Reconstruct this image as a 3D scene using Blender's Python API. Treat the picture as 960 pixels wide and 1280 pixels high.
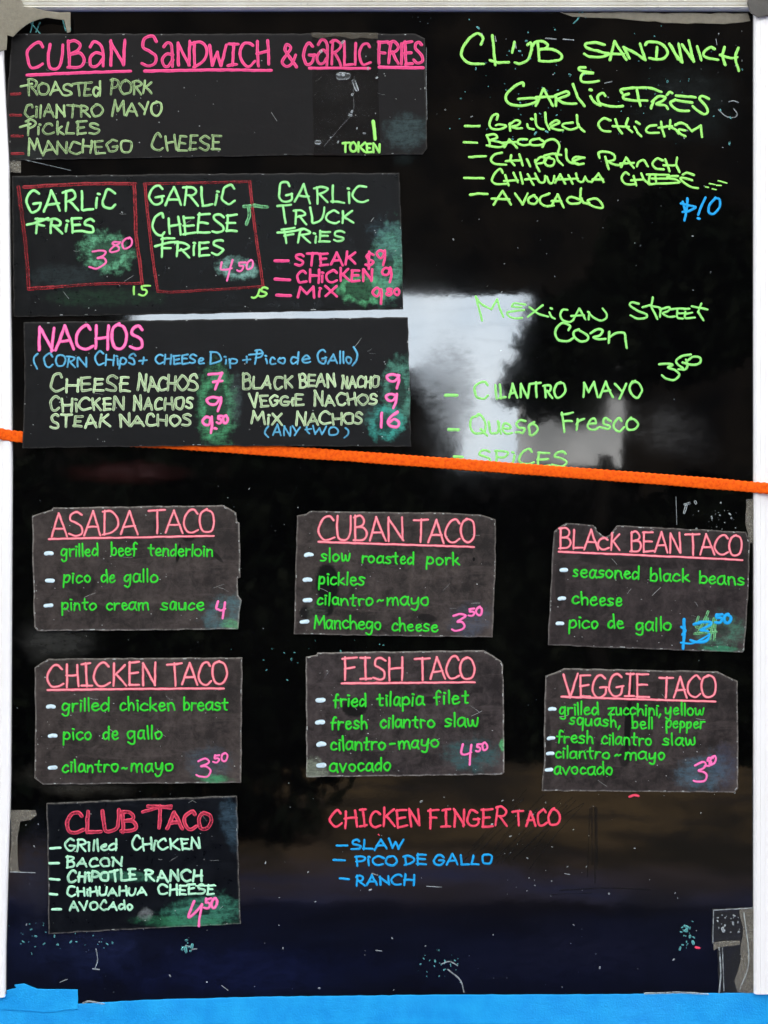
import bpy, bmesh, math, random
from mathutils import Vector, Matrix, noise as mnoise
R = math.radians
rnd = random.Random(7)
for o in list(bpy.data.objects): bpy.data.objects.remove(o)
sc = bpy.context.scene
COL = sc.collection

# ------------------------------------------------------------------ camera, sky, sun, exposure
CZ = 1.45          # height of the middle of the board above the pavement
CD = 2.0           # distance of the camera from the board
cam = bpy.data.cameras.new('camera'); co = bpy.data.objects.new('camera', cam); COL.objects.link(co)
co.location = (0, -CD, CZ); co.rotation_euler = (R(90), 0, 0)
cam.sensor_fit = 'VERTICAL'; cam.sensor_height = 36; cam.lens = 36 * CD / 1.28
cam.clip_start = 0.05; cam.clip_end = 500
sc.camera = co
w = bpy.data.worlds.new("World"); sc.world = w; w.use_nodes = True
wn = w.node_tree.nodes; wl = w.node_tree.links
sky = wn.new('ShaderNodeTexSky'); sky.sky_type = 'NISHITA'; sky.sun_disc = False
SUN_EL, SUN_ROT = 40, 18
sky.sun_elevation = R(SUN_EL); sky.sun_rotation = R(SUN_ROT); sky.dust_density = 4.0; sky.air_density = 0.8; sky.ozone_density = 0.6
hs = wn.new('ShaderNodeHueSaturation'); hs.inputs['Saturation'].default_value = .04   # thin high cloud
wl.new(sky.outputs[0], hs.inputs['Color']); wl.new(hs.outputs[0], wn['Background'].inputs[0]); wn['Background'].inputs[1].default_value = 0.10
sun = bpy.data.lights.new('sun', 'SUN'); so = bpy.data.objects.new('sun', sun); COL.objects.link(so)
sun.energy = 4.6; sun.angle = R(0.5); sun.color = (1.0, 0.95, 0.88)
sd = Vector((math.sin(R(SUN_ROT)) * math.cos(R(SUN_EL)), math.cos(R(SUN_ROT)) * math.cos(R(SUN_EL)), math.sin(R(SUN_EL))))
so.rotation_euler = sd.to_track_quat('Z', 'Y').to_euler(); so.location = (2, 6, 8)
sc.view_settings.view_transform = 'Standard'; sc.view_settings.look = 'None'
sc.view_settings.exposure = 3.6; sc.view_settings.gamma = 1.0

# ------------------------------------------------------------------ helpers
def lin(c):
    f = lambda v: (v / 255 / 12.92) if v <= 10 else ((v / 255 + 0.055) / 1.055) ** 2.4
    return (f(c[0]), f(c[1]), f(c[2]), 1)
def tag(o, label=None, cat=None, group=None, kind=None):
    if label: o['label'] = label
    if cat: o['category'] = cat
    if group: o['group'] = group
    if kind: o['kind'] = kind
    return o
def empty(name, loc, rot=(0, 0, 0)):
    o = bpy.data.objects.new(name, None); COL.objects.link(o); o.location = loc; o.rotation_euler = rot
    o.empty_display_size = 0.05
    return o
def mesh_obj(name, verts, faces, mats, parent=None, smooth=False, midx=None):
    me = bpy.data.meshes.new(name); me.from_pydata(verts, [], faces)
    for m in (mats if isinstance(mats, (list, tuple)) else [mats]): me.materials.append(m)
    if midx: me.polygons.foreach_set('material_index', midx)
    if smooth: me.polygons.foreach_set('use_smooth', [True] * len(me.polygons))
    me.update()
    o = bpy.data.objects.new(name, me); COL.objects.link(o)
    if parent: o.parent = parent
    return o
def box_data(x0, x1, y0, y1, z0, z1, V, F):
    b = len(V)
    V += [(x0,y0,z0),(x1,y0,z0),(x1,y1,z0),(x0,y1,z0),(x0,y0,z1),(x1,y0,z1),(x1,y1,z1),(x0,y1,z1)]
    F += [tuple(b+i for i in f) for f in ((0,3,2,1),(4,5,6,7),(0,1,5,4),(1,2,6,5),(2,3,7,6),(3,0,4,7))]

class NT:
    """small node-building helper"""
    def __init__(s, name, rough=0.5, spec=0.5):
        s.m = bpy.data.materials.new(name); s.m.use_nodes = True
        s.n = s.m.node_tree.nodes; s.l = s.m.node_tree.links; s.b = s.n['Principled BSDF']
        s.b.inputs['Roughness'].default_value = rough; s.b.inputs['Specular IOR Level'].default_value = spec
        s.tc = s.n.new('ShaderNodeTexCoord'); s.obj = s.tc.outputs['Object']
    def put(s, sock, v):
        if isinstance(v, bpy.types.NodeSocket): s.l.new(v, sock)
        else: sock.default_value = v
    def math(s, op, a, b=0.0, c=0.0, clamp=False):
        n = s.n.new('ShaderNodeMath'); n.operation = op; n.use_clamp = clamp
        s.put(n.inputs[0], a); s.put(n.inputs[1], b); s.put(n.inputs[2], c); return n.outputs[0]
    def noise(s, scale, detail=4, rough=0.55, vec=None, dist=0.0):
        n = s.n.new('ShaderNodeTexNoise'); n.inputs['Scale'].default_value = scale; n.inputs['Detail'].default_value = detail
        n.inputs['Roughness'].default_value = rough; n.inputs['Distortion'].default_value = dist
        s.l.new(vec or s.obj, n.inputs['Vector']); return n.outputs[0]
    def mapr(s, v, a, b, c=0.0, d=1.0, smooth=False):
        n = s.n.new('ShaderNodeMapRange'); n.interpolation_type = 'SMOOTHSTEP' if smooth else 'LINEAR'
        s.put(n.inputs[0], v); n.inputs[1].default_value = a; n.inputs[2].default_value = b
        n.inputs[3].default_value = c; n.inputs[4].default_value = d; return n.outputs[0]
    def mapping(s, loc=(0,0,0), rot=(0,0,0), scale=(1,1,1), vec=None, typ='POINT'):
        n = s.n.new('ShaderNodeMapping'); n.vector_type = typ; s.l.new(vec or s.obj, n.inputs['Vector'])
        n.inputs['Location'].default_value = loc; n.inputs['Rotation'].default_value = rot; n.inputs['Scale'].default_value = scale
        return n.outputs[0]
    def mix(s, f, a, b):
        n = s.n.new('ShaderNodeMix'); n.data_type = 'RGBA'; s.put(n.inputs[0], f); s.put(n.inputs[6], a); s.put(n.inputs[7], b)
        return n.outputs[2]
    def attr(s, name):
        n = s.n.new('ShaderNodeAttribute'); n.attribute_name = name; return n.outputs['Fac']
    def bump(s, h, strength, dist=0.001):
        n = s.n.new('ShaderNodeBump'); n.inputs['Strength'].default_value = strength; n.inputs['Distance'].default_value = dist
        s.l.new(h, n.inputs['Height']); s.l.new(n.outputs[0], s.b.inputs['Normal'])
    def blob(s, cx, cz, rx, rz, ang=0, soft=0.6, nz=0.6, nscale=60, rot_about=True):
        """soft-edged noisy ellipse: a stain with a shape of its own (object metres)"""
        v = s.mapping(loc=(cx, 0, cz), rot=(0, R(ang), 0), scale=(rx, 1000, rz), typ='TEXTURE')
        n = s.n.new('ShaderNodeVectorMath'); n.operation = 'LENGTH'; s.l.new(v, n.inputs[0])
        d = s.math('SUBTRACT', 1.0, n.outputs['Value'])
        ns = s.math('MULTIPLY', s.math('SUBTRACT', s.noise(nscale, 5, 0.65), 0.5), nz)
        return s.mapr(s.math('ADD', d, ns), 0.0, soft, smooth=True)

# px of the photograph -> metres on the board plane; h = how far the surface stands proud of it
def sc_h(h): return (CD - h) / CD
def PX(px, h=0.0): return (px - 480) / 1000 * sc_h(h)
def PZ(py, h=0.0): return (640 - py) / 1000 * sc_h(h) + CZ

# ------------------------------------------------------------------ handwriting: single-stroke letters
G = {}
def g(ch, w_, spec):
    st = []
    for part in spec.split(';'):
        t = part.split()
        st.append((t[0], [tuple(map(float, p.split(','))) for p in t[1:]]))
    G[ch] = (w_, st)
g('A', .72, 'l .0,0 .34,1 .72,0;l .14,.34 .58,.36')
g('B', .6, 'l .06,1 .05,0;c .0,.97 .3,1.02 .5,.84 .42,.62 .1,.53;c .1,.53 .46,.52 .6,.27 .42,.03 .0,.0')
g('C', .64, 'c .6,.84 .45,1 .24,.94 .05,.66 .01,.34 .17,.05 .4,.0 .64,.14')
g('D', .68, 'l .07,.98 .06,0;c -.02,.96 .34,.98 .64,.72 .66,.38 .42,.1 .0,.0')
g('E', .54, 'l .05,1 .04,0;l .02,.98 .52,1;l .05,.52 .44,.54;l .03,.01 .54,.03')
g('F', .56, 'l .08,1 .07,0;l -.02,.97 .56,1;l .08,.52 .46,.55')
g('G', .68, 'c .58,.86 .42,1 .22,.93 .04,.64 .02,.32 .18,.04 .42,.02 .6,.16 .62,.42;l .36,.42 .68,.44')
g('H', .64, 'l .05,1 .04,0;l .6,1 .6,0;l .04,.5 .6,.53')
g('I', .44, 'l .22,1 .22,0;l .04,.99 .4,1;l .0,.01 .44,.02')
g('!', .12, 'l .06,1 .06,0')
g('J', .46, 'c .4,1 .42,.4 .36,.06 .2,.0 .02,.12')
g('K', .6, 'l .05,1 .05,0;l .56,.95 .08,.46;l .16,.52 .6,.02')
g('L', .5, 'l .05,1 .04,.01;l .04,.02 .5,.04')
g('M', .8, 'l .0,0 .08,1 .38,.32 .68,1 .8,0')
g('N', .64, 'l .03,0 .05,1;l .05,.98 .6,.03;l .6,.02 .6,1')
g('O', .68, 'c .34,1 .1,.86 .0,.48 .12,.1 .34,.0 .58,.12 .68,.5 .58,.88 .34,1 .24,.97')
g('P', .56, 'l .08,1 .07,0;c -.02,.96 .3,1.03 .56,.82 .44,.55 .08,.46')
g('Q', .72, 'c .34,1 .08,.84 .0,.46 .12,.08 .36,.0 .6,.14 .68,.52 .56,.9 .34,1 .24,.96;l .4,.26 .74,-.12')
g('R', .62, 'l .08,1 .06,0;c -.02,.96 .3,1.02 .56,.82 .42,.58 .1,.5;l .2,.52 .62,.0')
g('S', .56, 'c .52,.86 .34,1 .1,.9 .06,.66 .28,.52 .5,.36 .5,.1 .26,.0 .0,.1')
g('T', .7, 'l .36,1 .37,0;l .0,.97 .7,1.0')
g('U', .62, 'c .02,1 .02,.4 .12,.05 .34,.0 .54,.14 .6,.5 .61,1')
g('V', .66, 'l .0,1 .3,0 .66,1')
g('W', .88, 'l .0,1 .2,0 .44,.7 .64,0 .88,1')
g('X', .62, 'l .0,.96 .62,.02;l .58,1 .02,.0')
g('Y', .62, 'l .0,1 .3,.5;l .62,1 .24,.0')
g('Z', .6, 'l .0,.98 .58,1 .02,.02 .6,.02')
g('@', .66, 'c .06,.82 .26,1 .5,.92 .58,.6 .6,.0;c .58,.52 .3,.56 .04,.34 .1,.04 .34,.03 .58,.3')
g('a', .5, 'c .44,.58 .22,.64 .03,.42 .04,.1 .22,.0 .4,.2 .46,.6;c .46,.6 .44,.2 .52,.0')
g('b', .46, 'l .04,1.05 .04,.02;c .04,.3 .16,.56 .36,.56 .46,.3 .34,.02 .04,.04')
g('c', .42, 'c .4,.52 .24,.62 .05,.42 .03,.14 .2,.0 .42,.1')
g('d', .5, 'c .42,.5 .22,.6 .03,.38 .04,.1 .2,.0 .42,.22;l .44,1.05 .46,.0')
g('e', .46, 'c .06,.32 .3,.34 .42,.42 .34,.6 .14,.56 .03,.3 .14,.02 .32,.0 .46,.1')
g('f', .4, 'c .42,.96 .28,1.06 .18,.86 .16,.4 .14,-.06;l .0,.5 .38,.54')
g('g', .5, 'c .44,.56 .2,.62 .03,.4 .06,.12 .24,.06 .44,.34;c .45,.58 .46,.1 .42,-.32 .22,-.42 .05,-.3')
g('h', .46, 'l .04,1.05 .04,0;c .04,.3 .2,.56 .38,.48 .42,.24 .44,0')
g('i', .12, 'l .06,.58 .06,0;d .08,.84')
g('j', .2, 'c .14,.58 .14,-.2 .0,-.35;d .14,.84')
g('k', .44, 'l .04,1.05 .04,0;l .38,.56 .06,.26;l .12,.3 .44,.0')
g('l', .1, 'l .05,1.05 .06,0')
g('m', .74, 'l .04,.56 .04,0;c .04,.3 .18,.56 .34,.5 .36,.24 .37,0;c .37,.3 .5,.56 .68,.5 .7,.24 .74,0')
g('n', .48, 'l .04,.58 .04,0;c .04,.3 .2,.58 .4,.5 .43,.24 .46,0')
g('o', .5, 'c .24,.58 .06,.48 .02,.24 .14,.02 .34,.02 .48,.28 .38,.54 .22,.58 .16,.55')
g('p', .48, 'l .05,.6 .03,-.42;c .04,.36 .2,.6 .42,.54 .46,.24 .3,.04 .05,.08')
g('q', .5, 'c .44,.56 .2,.62 .03,.38 .08,.06 .26,.02 .44,.3;l .46,.58 .44,-.42')
g('r', .38, 'l .04,.58 .04,0;c .04,.3 .16,.54 .38,.54')
g('s', .42, 'c .38,.54 .2,.62 .06,.5 .18,.32 .36,.24 .34,.06 .16,.0 .0,.06')
g('t', .4, 'c .2,.9 .19,.4 .2,.06 .32,.0;l .0,.58 .4,.62')
g('u', .5, 'c .03,.58 .04,.12 .18,.0 .36,.12 .44,.56;l .45,.58 .48,.0')
g('v', .46, 'l .0,.58 .2,.0 .46,.6')
g('w', .66, 'c .0,.58 .08,.06 .2,.02 .3,.2 .34,.46 .38,.1 .5,.0 .62,.2 .64,.6')
g('x', .46, 'l .0,.58 .46,0;l .44,.6 .02,0')
g('y', .5, 'c .03,.58 .06,.18 .2,.12 .36,.2 .44,.56;c .45,.6 .44,.1 .36,-.34 .18,-.4 .08,-.3')
g('z', .46, 'l .02,.56 .42,.58 .02,.02 .46,.02')
g('0', .52, 'c .3,1 .08,.85 .0,.45 .12,.05 .3,.0 .5,.3 .5,.75 .28,1 .2,.97')
g('1', .14, 'l .1,1 .06,0')
g('3', .54, 'c .02,.9 .3,1.02 .5,.92 .4,.74 .2,.58 .42,.56 .56,.36 .44,.08 .18,.0 .0,.1')
g('4', .52, 'c .08,1 .02,.62 .1,.5 .3,.5 .5,.6;l .52,1 .4,.0')
g('5', .52, 'l .14,.96 .52,1;c .14,.96 .1,.6 .3,.62 .5,.42 .4,.08 .2,.0 .0,.08')
g('6', .5, 'c .4,1 .14,.72 .02,.3 .14,.02 .4,.04 .48,.3 .3,.5 .08,.3')
g('7', .54, 'l .02,.94 .54,.98 .26,.0;l .14,.5 .52,.54')
g('8', .52, 'c .46,.9 .2,1 .1,.76 .4,.5 .48,.2 .24,.0 .04,.2 .2,.5 .46,.74 .44,.92')
g('9', .5, 'c .44,.86 .22,1 .03,.78 .1,.52 .3,.5 .44,.86;c .46,.94 .46,.5 .38,.0')
g('$', .5, 'c .46,.82 .26,.92 .06,.76 .24,.5 .46,.3 .26,.08 .0,.16;l .3,1.08 .2,-.1')
g('&', .7, 'c .66,.02 .3,.5 .16,.8 .3,1 .44,.8 .22,.5 .02,.22 .2,.0 .46,.12 .64,.46')
g('%', .6, 'c .4,.98 .1,.94 .08,.7 .4,.6 .08,.5 .0,.18 .2,.0 .6,.1')
g('-', .4, 'l .0,.42 .4,.44')
g('~', .4, 'c .0,.3 .12,.42 .26,.3 .4,.4')
g('+', .5, 'l .25,.75 .25,.1;l .0,.42 .5,.44')
g('(', .2, 'c .2,1.05 .02,.7 .0,.3 .16,-.1')
g(')', .2, 'c .02,1.05 .18,.7 .2,.3 .04,-.1')
g(',', .12, 'l .1,.08 .0,-.2')
g('.', .1, 'd .05,.03')

def catmull(P, step):
    if len(P) < 3: return resample(P, step)
    Q = [(2*P[0][0]-P[1][0], 2*P[0][1]-P[1][1])] + list(P) + [(2*P[-1][0]-P[-2][0], 2*P[-1][1]-P[-2][1])]
    out = []
    for i in range(1, len(Q) - 2):
        p0, p1, p2, p3 = Q[i-1], Q[i], Q[i+1], Q[i+2]
        n = max(2, int(math.dist(p1, p2) / step))
        for k in range(n):
            t = k / n; t2 = t*t; t3 = t2*t
            out.append(tuple(0.5*((2*p1[a]) + (-p0[a]+p2[a])*t + (2*p0[a]-5*p1[a]+4*p2[a]-p3[a])*t2 + (-p0[a]+3*p1[a]-3*p2[a]+p3[a])*t3) for a in (0, 1)))
    out.append(P[-1]); return out
def resample(P, step):
    out = []
    for a, b in zip(P, P[1:]):
        n = max(2, int(math.dist(a, b) / step))
        for k in range(n):
            t = k / n; out.append((a[0]+(b[0]-a[0])*t, a[1]+(b[1]-a[1])*t))
    out.append(P[-1]); return out

class Ink:
    """collects marker strokes (in photo px) into ONE mesh: a low dome of dried paint per stroke"""
    def __init__(s): s.V = []; s.F = []; s.U = []; s.K = []
    PROF = ((-1, -.12), (-.68, .3), (0, .38), (.68, .3), (1, -.12))
    def ribbon(s, P, w, ink=1.0, taper=0.12):
        w = w*1.06
        if len(P) == 1: P = [(P[0][0]-w*.18, P[0][1]), (P[0][0]+w*.18, P[0][1]+w*.1)]
        P = [Vector(p) for p in P]
        # round the ends: add cap samples
        d0 = (P[0]-P[1]); d0 = d0.normalized() if d0.length > 1e-6 else Vector((1, 0))
        d1 = (P[-1]-P[-2]); d1 = d1.normalized() if d1.length > 1e-6 else Vector((1, 0))
        r = w/2
        pts = [(P[0]+d0*r*c, math.sqrt(max(0, 1-c*c))) for c in (1.0, .9, .62)] + [(p, 1.0) for p in P] + [(P[-1]+d1*r*c, math.sqrt(max(0, 1-c*c))) for c in (.62, .9, 1.0)]
        seed = rnd.random()*100; L = 0; n = len(pts); hz = rnd.uniform(.0, .16)
        b0 = len(s.V)
        for i, (p, k) in enumerate(pts):
            a = pts[max(0, i-1)][0]; b = pts[min(n-1, i+1)][0]
            t = (b-a); t = t.normalized() if t.length > 1e-6 else Vector((1, 0)); nn = Vector((-t.y, t.x))
            if i: L += (p-pts[i-1][0]).length
            ww = r*max(k, .06)*(1+.17*mnoise.noise(Vector((L*.16, seed, 0)))+.10*mnoise.noise(Vector((L*.7, seed, 3))))
            ww *= 1 - taper*(i/n)
            off = .12*w*mnoise.noise(Vector((L*.12, seed, 7)))
            for u, hgt in s.PROF:
                q = p+nn*(u*ww+off)
                s.V.append((q.x, q.y, (hgt+hz*(1 if abs(u) < .9 else 0))*(.4+.6*k if abs(u) < .9 else 1)))
                s.U.append(((u+1)/2, L+seed*13)); s.K.append(ink)
        for i in range(n-1):
            for j in range(4):
                a = b0+i*5+j; s.F.append((a, a+1, a+6, a+5))
    def word(s, text, x0, y0, x1, y1, h, w, wob=.045, slant=0.0, ink=(.8, 1.0), gap=.17, first=1.0):
        tot = sum(G[c][0] for c in text)+gap*(len(text)-1)
        # letter widths vary, the word's ends stay where they are
        ws = [rnd.uniform(.9, 1.1) for _ in text]
        tot = sum(G[c][0]*k for c, k in zip(text, ws))+gap*(len(text)-1)
        sx = max(x1-x0-w*.8, 1)/tot; cur = 0
        for ci, (c, kk) in enumerate(zip(text, ws)):
            gw, st = G[c]
            rot = rnd.uniform(-1, 1)*wob*1.2; dy = rnd.uniform(-1, 1)*wob*.7*h; hs = h*rnd.uniform(1-wob*1.6, 1+wob*1.6)*(first if ci == 0 and len(text) > 2 else 1); ik = rnd.uniform(*ink)
            def T(p, j=True):
                jx, jy = (rnd.uniform(-1, 1)*wob*.8, rnd.uniform(-1, 1)*wob*.8) if j else (0, 0)
                gx = (p[0]*kk+jx+cur)*sx; gy = (p[1]+jy)*hs
                cx = (cur+gw/2)*sx
                X = cx+(gx-cx)*math.cos(rot)-(gy-hs/2)*math.sin(rot)+gy*slant; Y = hs/2+(gx-cx)*math.sin(rot)+(gy-hs/2)*math.cos(rot)
                f = min(1, max(0, cur*sx/(x1-x0+1e-6)))
                return (x0+w*.4+X, y0+(y1-y0)*f-Y-dy)
            for typ, pts in st:
                if typ == 'd': s.ribbon([T(pts[0])], w*1.05, ik); continue
                Q = [T(p) for p in pts]
                if typ == 'c': s.ribbon(catmull(Q, max(.8, w*.35)), w, ik)
                else:
                    for a, b in zip(Q, Q[1:]):
                        m = ((a[0]+b[0])/2+rnd.uniform(-1, 1)*wob*.35*h, (a[1]+b[1])/2+rnd.uniform(-1, 1)*wob*.35*h)
                        s.ribbon(catmull([a, m, b], max(1.0, w*.4)), w, ik)
            cur += gw*kk+gap
    def line(s, P, w, ink=1.0, curve=True, taper=.1):
        s.ribbon(catmull(P, 1.6) if curve and len(P) > 2 else resample(P, 2.0), w, ink, taper)
    def build(s, name, mat, parent, org, h, y=0.0, label=None, thick=.0005, kind=None):
        """org = (px, py) of the parent's origin; h = stand-off of the surface; y = local y of the surface"""
        k = sc_h(h)/1000
        V = [((x-org[0])*k, y-z*thick, (org[1]-yy)*k) for x, yy, z in s.V]
        o = mesh_obj(name, V, s.F, mat, parent, smooth=True)
        me = o.data
        uv = me.uv_layers.new(name='UVMap')
        vi = [0]*len(me.loops); me.loops.foreach_get('vertex_index', vi)
        flat = []
        for i in vi: flat += s.U[i]
        uv.data.foreach_set('uv', flat)
        at = me.attributes.new('ink', 'FLOAT', 'POINT'); at.data.foreach_set('value', s.K)
        return tag(o, label=label, kind=kind)

def paint(name, edge, core, cover=1.0, rub=0.25, fine=0.0):
    """chalk-marker paint: pigment pooled at the stroke's edges, rubbed thin in places"""
    N = NT(name, rough=0.6, spec=0.3)
    uvn = N.n.new('ShaderNodeUVMap'); sep = N.n.new('ShaderNodeSeparateXYZ'); N.l.new(uvn.outputs[0], sep.inputs[0])
    a = N.math('ABSOLUTE', N.math('SUBTRACT', sep.outputs[0], .5))
    nz = N.noise(260, 4, .6)
    ef = N.mapr(N.math('ADD', a, N.math('MULTIPLY', N.math('SUBTRACT', nz, .5), .25)), .2, .36, smooth=True)
    colr = N.mix(ef, lin(core), lin(edge))
    N.l.new(colr, N.b.inputs['Base Color'])
    big = N.noise(45, 4, .6); sm = N.noise(420, 3, .7)
    t = N.math('ADD', N.math('MULTIPLY', big, .6), N.math('MULTIPLY', sm, .4))
    uvs = N.mapping(scale=(4.5, .11, 1), vec=uvn.outputs[0]); st_ = N.noise(1.0, 4, .7, vec=uvs)
    t = N.math('ADD', N.math('MULTIPLY', t, .6), N.math('MULTIPLY', st_, .4))
    al = N.mapr(t, .40, .52, 1-min(1, rub*1.35+.05), 1.0)
    al = N.math('MULTIPLY', al, N.attr('ink'))
    al = N.math('MULTIPLY', al, cover)
    # edges stay denser
    al = N.math('ADD', al, N.math('MULTIPLY', ef, .2*cover), clamp=True)
    N.l.new(al, N.b.inputs['Alpha'])
    return N.m

M = {}
M['pink_hot']  = paint('pink_marker', (255, 85, 150), (240, 72, 132), 1.0, .15)
M['pink_pale'] = paint('pale_pink_marker', (240, 92, 112), (255, 158, 166), 1.0, .1)
M['pink_red']  = paint('rubbed_red_marker', (245, 85, 112), (200, 55, 80), 1.0, .4)
M['pink_price']= paint('price_pink_marker', (255, 85, 165), (255, 130, 190), 1.0, .15)
M['finger_pink']= paint('coral_marker', (255, 62, 100), (255, 85, 110), 1.0, .2)
M['red_box']   = paint('dull_red_marker', (165, 38, 46), (125, 26, 34), .9, .6)
M['green_neon']= paint('neon_green_marker', (150, 232, 100), (168, 245, 120), 1.0, .08)
M['green_corn']= paint('soft_green_marker', (135, 225, 105), (160, 240, 130), 1.0, .12)
M['green_dim'] = paint('faded_green_chalk', (192, 225, 155), (160, 195, 130), 1.0, .4)
M['green_fries']= paint('mint_green_marker', (135, 232, 125), (175, 248, 165), 1.0, .2)
M['green_nacho']= paint('pale_olive_marker', (215, 235, 190), (182, 212, 158), 1.0, .35)
M['green_pure']= paint('grass_green_marker', (20, 190, 22), (55, 215, 50), 1.0, .12)
M['mint']      = paint('pale_mint_marker', (170, 242, 195), (200, 250, 215), 1.0, .3)
M['blue_soft'] = paint('sky_blue_marker', (75, 160, 200), (105, 190, 225), .95, .35)
M['blue_deep'] = paint('cyan_blue_marker', (0, 148, 215), (25, 172, 238), 1.0, .15)
M['white_mark']= paint('white_marker', (185, 215, 225), (225, 245, 250), 1.0, .15)
M['white_dust_glint']= paint('white_scuff_glint', (215, 225, 225), (170, 180, 180), .8, .7)
M['chip'] = paint('white_chip', (200, 205, 200), (210, 215, 210), .85, .5)
M['teal_dust'] = paint('teal_scuff', (130, 215, 210), (90, 170, 170), .85, .6)
M['black_matt']= paint('dull_black_scuff', (9, 8, 8), (12, 10, 9), .4, .9)
M['green_ghost']= paint('ghosted_green', (140, 220, 150), (100, 175, 115), .75, .6)

# ------------------------------------------------------------------ card and board materials
def card_mat(name, base, org, h, smudges=(), dark=(), edge_light=.5, mottled=.6, sheen=.45):
    """org px of the card origin; smudges: (px, py, rx, ry, ang, colour, strength, hole, nscale)"""
    N = NT(name, rough=sheen, spec=.16)
    k = sc_h(h)/1000
    loc = lambda px, py: ((px-org[0])*k, (org[1]-py)*k)
    n1 = N.noise(14, 6, .65); n2 = N.noise(70, 5, .7, dist=.6); n3 = N.noise(900, 2, .5)
    t = N.math('ADD', N.math('MULTIPLY', n1, .55), N.math('MULTIPLY', n2, .45))
    b = [v*1.0 for v in lin(base)]
    dk = tuple(v*(1-mottled*.85) for v in b[:3])+(1,); lt = (b[0]*(1+mottled*.8), b[1]*(1+mottled*.75), b[2]*(1+mottled*.72), 1)
    c = N.mix(N.mapr(t, .42, .59), dk, lt)
    sp0 = N.noise(190, 4, .75, dist=.8); c = N.mix(N.mapr(sp0, .5, .68, 0, .55*min(1, mottled*1.6)), c, dk)
    c = N.mix(N.mapr(n3, .55, .8, 0, .35), c, (lt[0]*1.3, lt[1]*1.3, lt[2]*1.3, 1))
    # streaky wipe marks
    ws = N.noise(9, 5, .7, vec=N.mapping(rot=(0, R(24), 0), scale=(1.2, 1, 9)), dist=1.2)
    c = N.mix(N.mapr(ws, .54, .72, 0, .32), c, tuple(v*1.9+.002 for v in lt[:3])+(1,))
    for (px, py, rx, ry, ang, st) in dark:
        x, z = loc(px, py)
        m = N.blob(x, z, rx*k, ry*k, ang, soft=.3, nz=.5, nscale=110)
        c = N.mix(N.math('MULTIPLY', m, st), c, lin((9, 8, 8)))
    for (px, py, rx, ry, ang, colr, st, hole) in smudges:
        x, z = loc(px, py)
        m = N.blob(x, z, rx*k, ry*k, ang, soft=.55, nz=1.3, nscale=95)
        if hole:
            hm = N.blob(x, z, rx*k*hole, ry*k*hole, ang, soft=.35, nz=1.2, nscale=110)
            m = N.math('MULTIPLY', m, N.math('SUBTRACT', 1.0, N.math('MULTIPLY', hm, .8)))
        stv = N.mapping(rot=(0, R(ang+20+px % 50), 0), scale=(1, 1, 4.5))
        tex = N.mapr(N.math('ADD', N.math('MULTIPLY', N.noise(120, 6, .8, dist=1.0), .5), N.math('MULTIPLY', N.noise(48, 5, .75, vec=stv, dist=.7), .5)), .42, .56, .25, 1.0)
        c = N.mix(N.math('MULTIPLY', N.math('MULTIPLY', m, tex), st), c, lin(colr))
    e = N.math('MULTIPLY', N.attr('edge'), N.mapr(N.noise(160, 3, .7), .38, .55, .25, 1.0))
    c = N.mix(N.math('MULTIPLY', e, edge_light), c, lin((185, 180, 170)))
    # tiny white chips
    vor = N.n.new('ShaderNodeTexVoronoi'); vor.inputs['Scale'].default_value = 85; N.l.new(N.obj, vor.inputs['Vector'])
    sp = N.math('MULTIPLY', N.math('LESS_THAN', vor.outputs['Distance'], .07), N.math('GREATER_THAN', N.noise(20, 2), .56))
    c = N.mix(N.math('MULTIPLY', sp, .6), c, lin((170, 175, 170)))
    N.l.new(c, N.b.inputs['Base Color'])
    N.l.new(N.mapr(n2, .3, .7, sheen-.12, sheen+.15), N.b.inputs['Roughness'])
    N.bump(N.math('ADD', n2, N.math('MULTIPLY', n3, .3)), .35, .0006)
    return N.m

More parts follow.
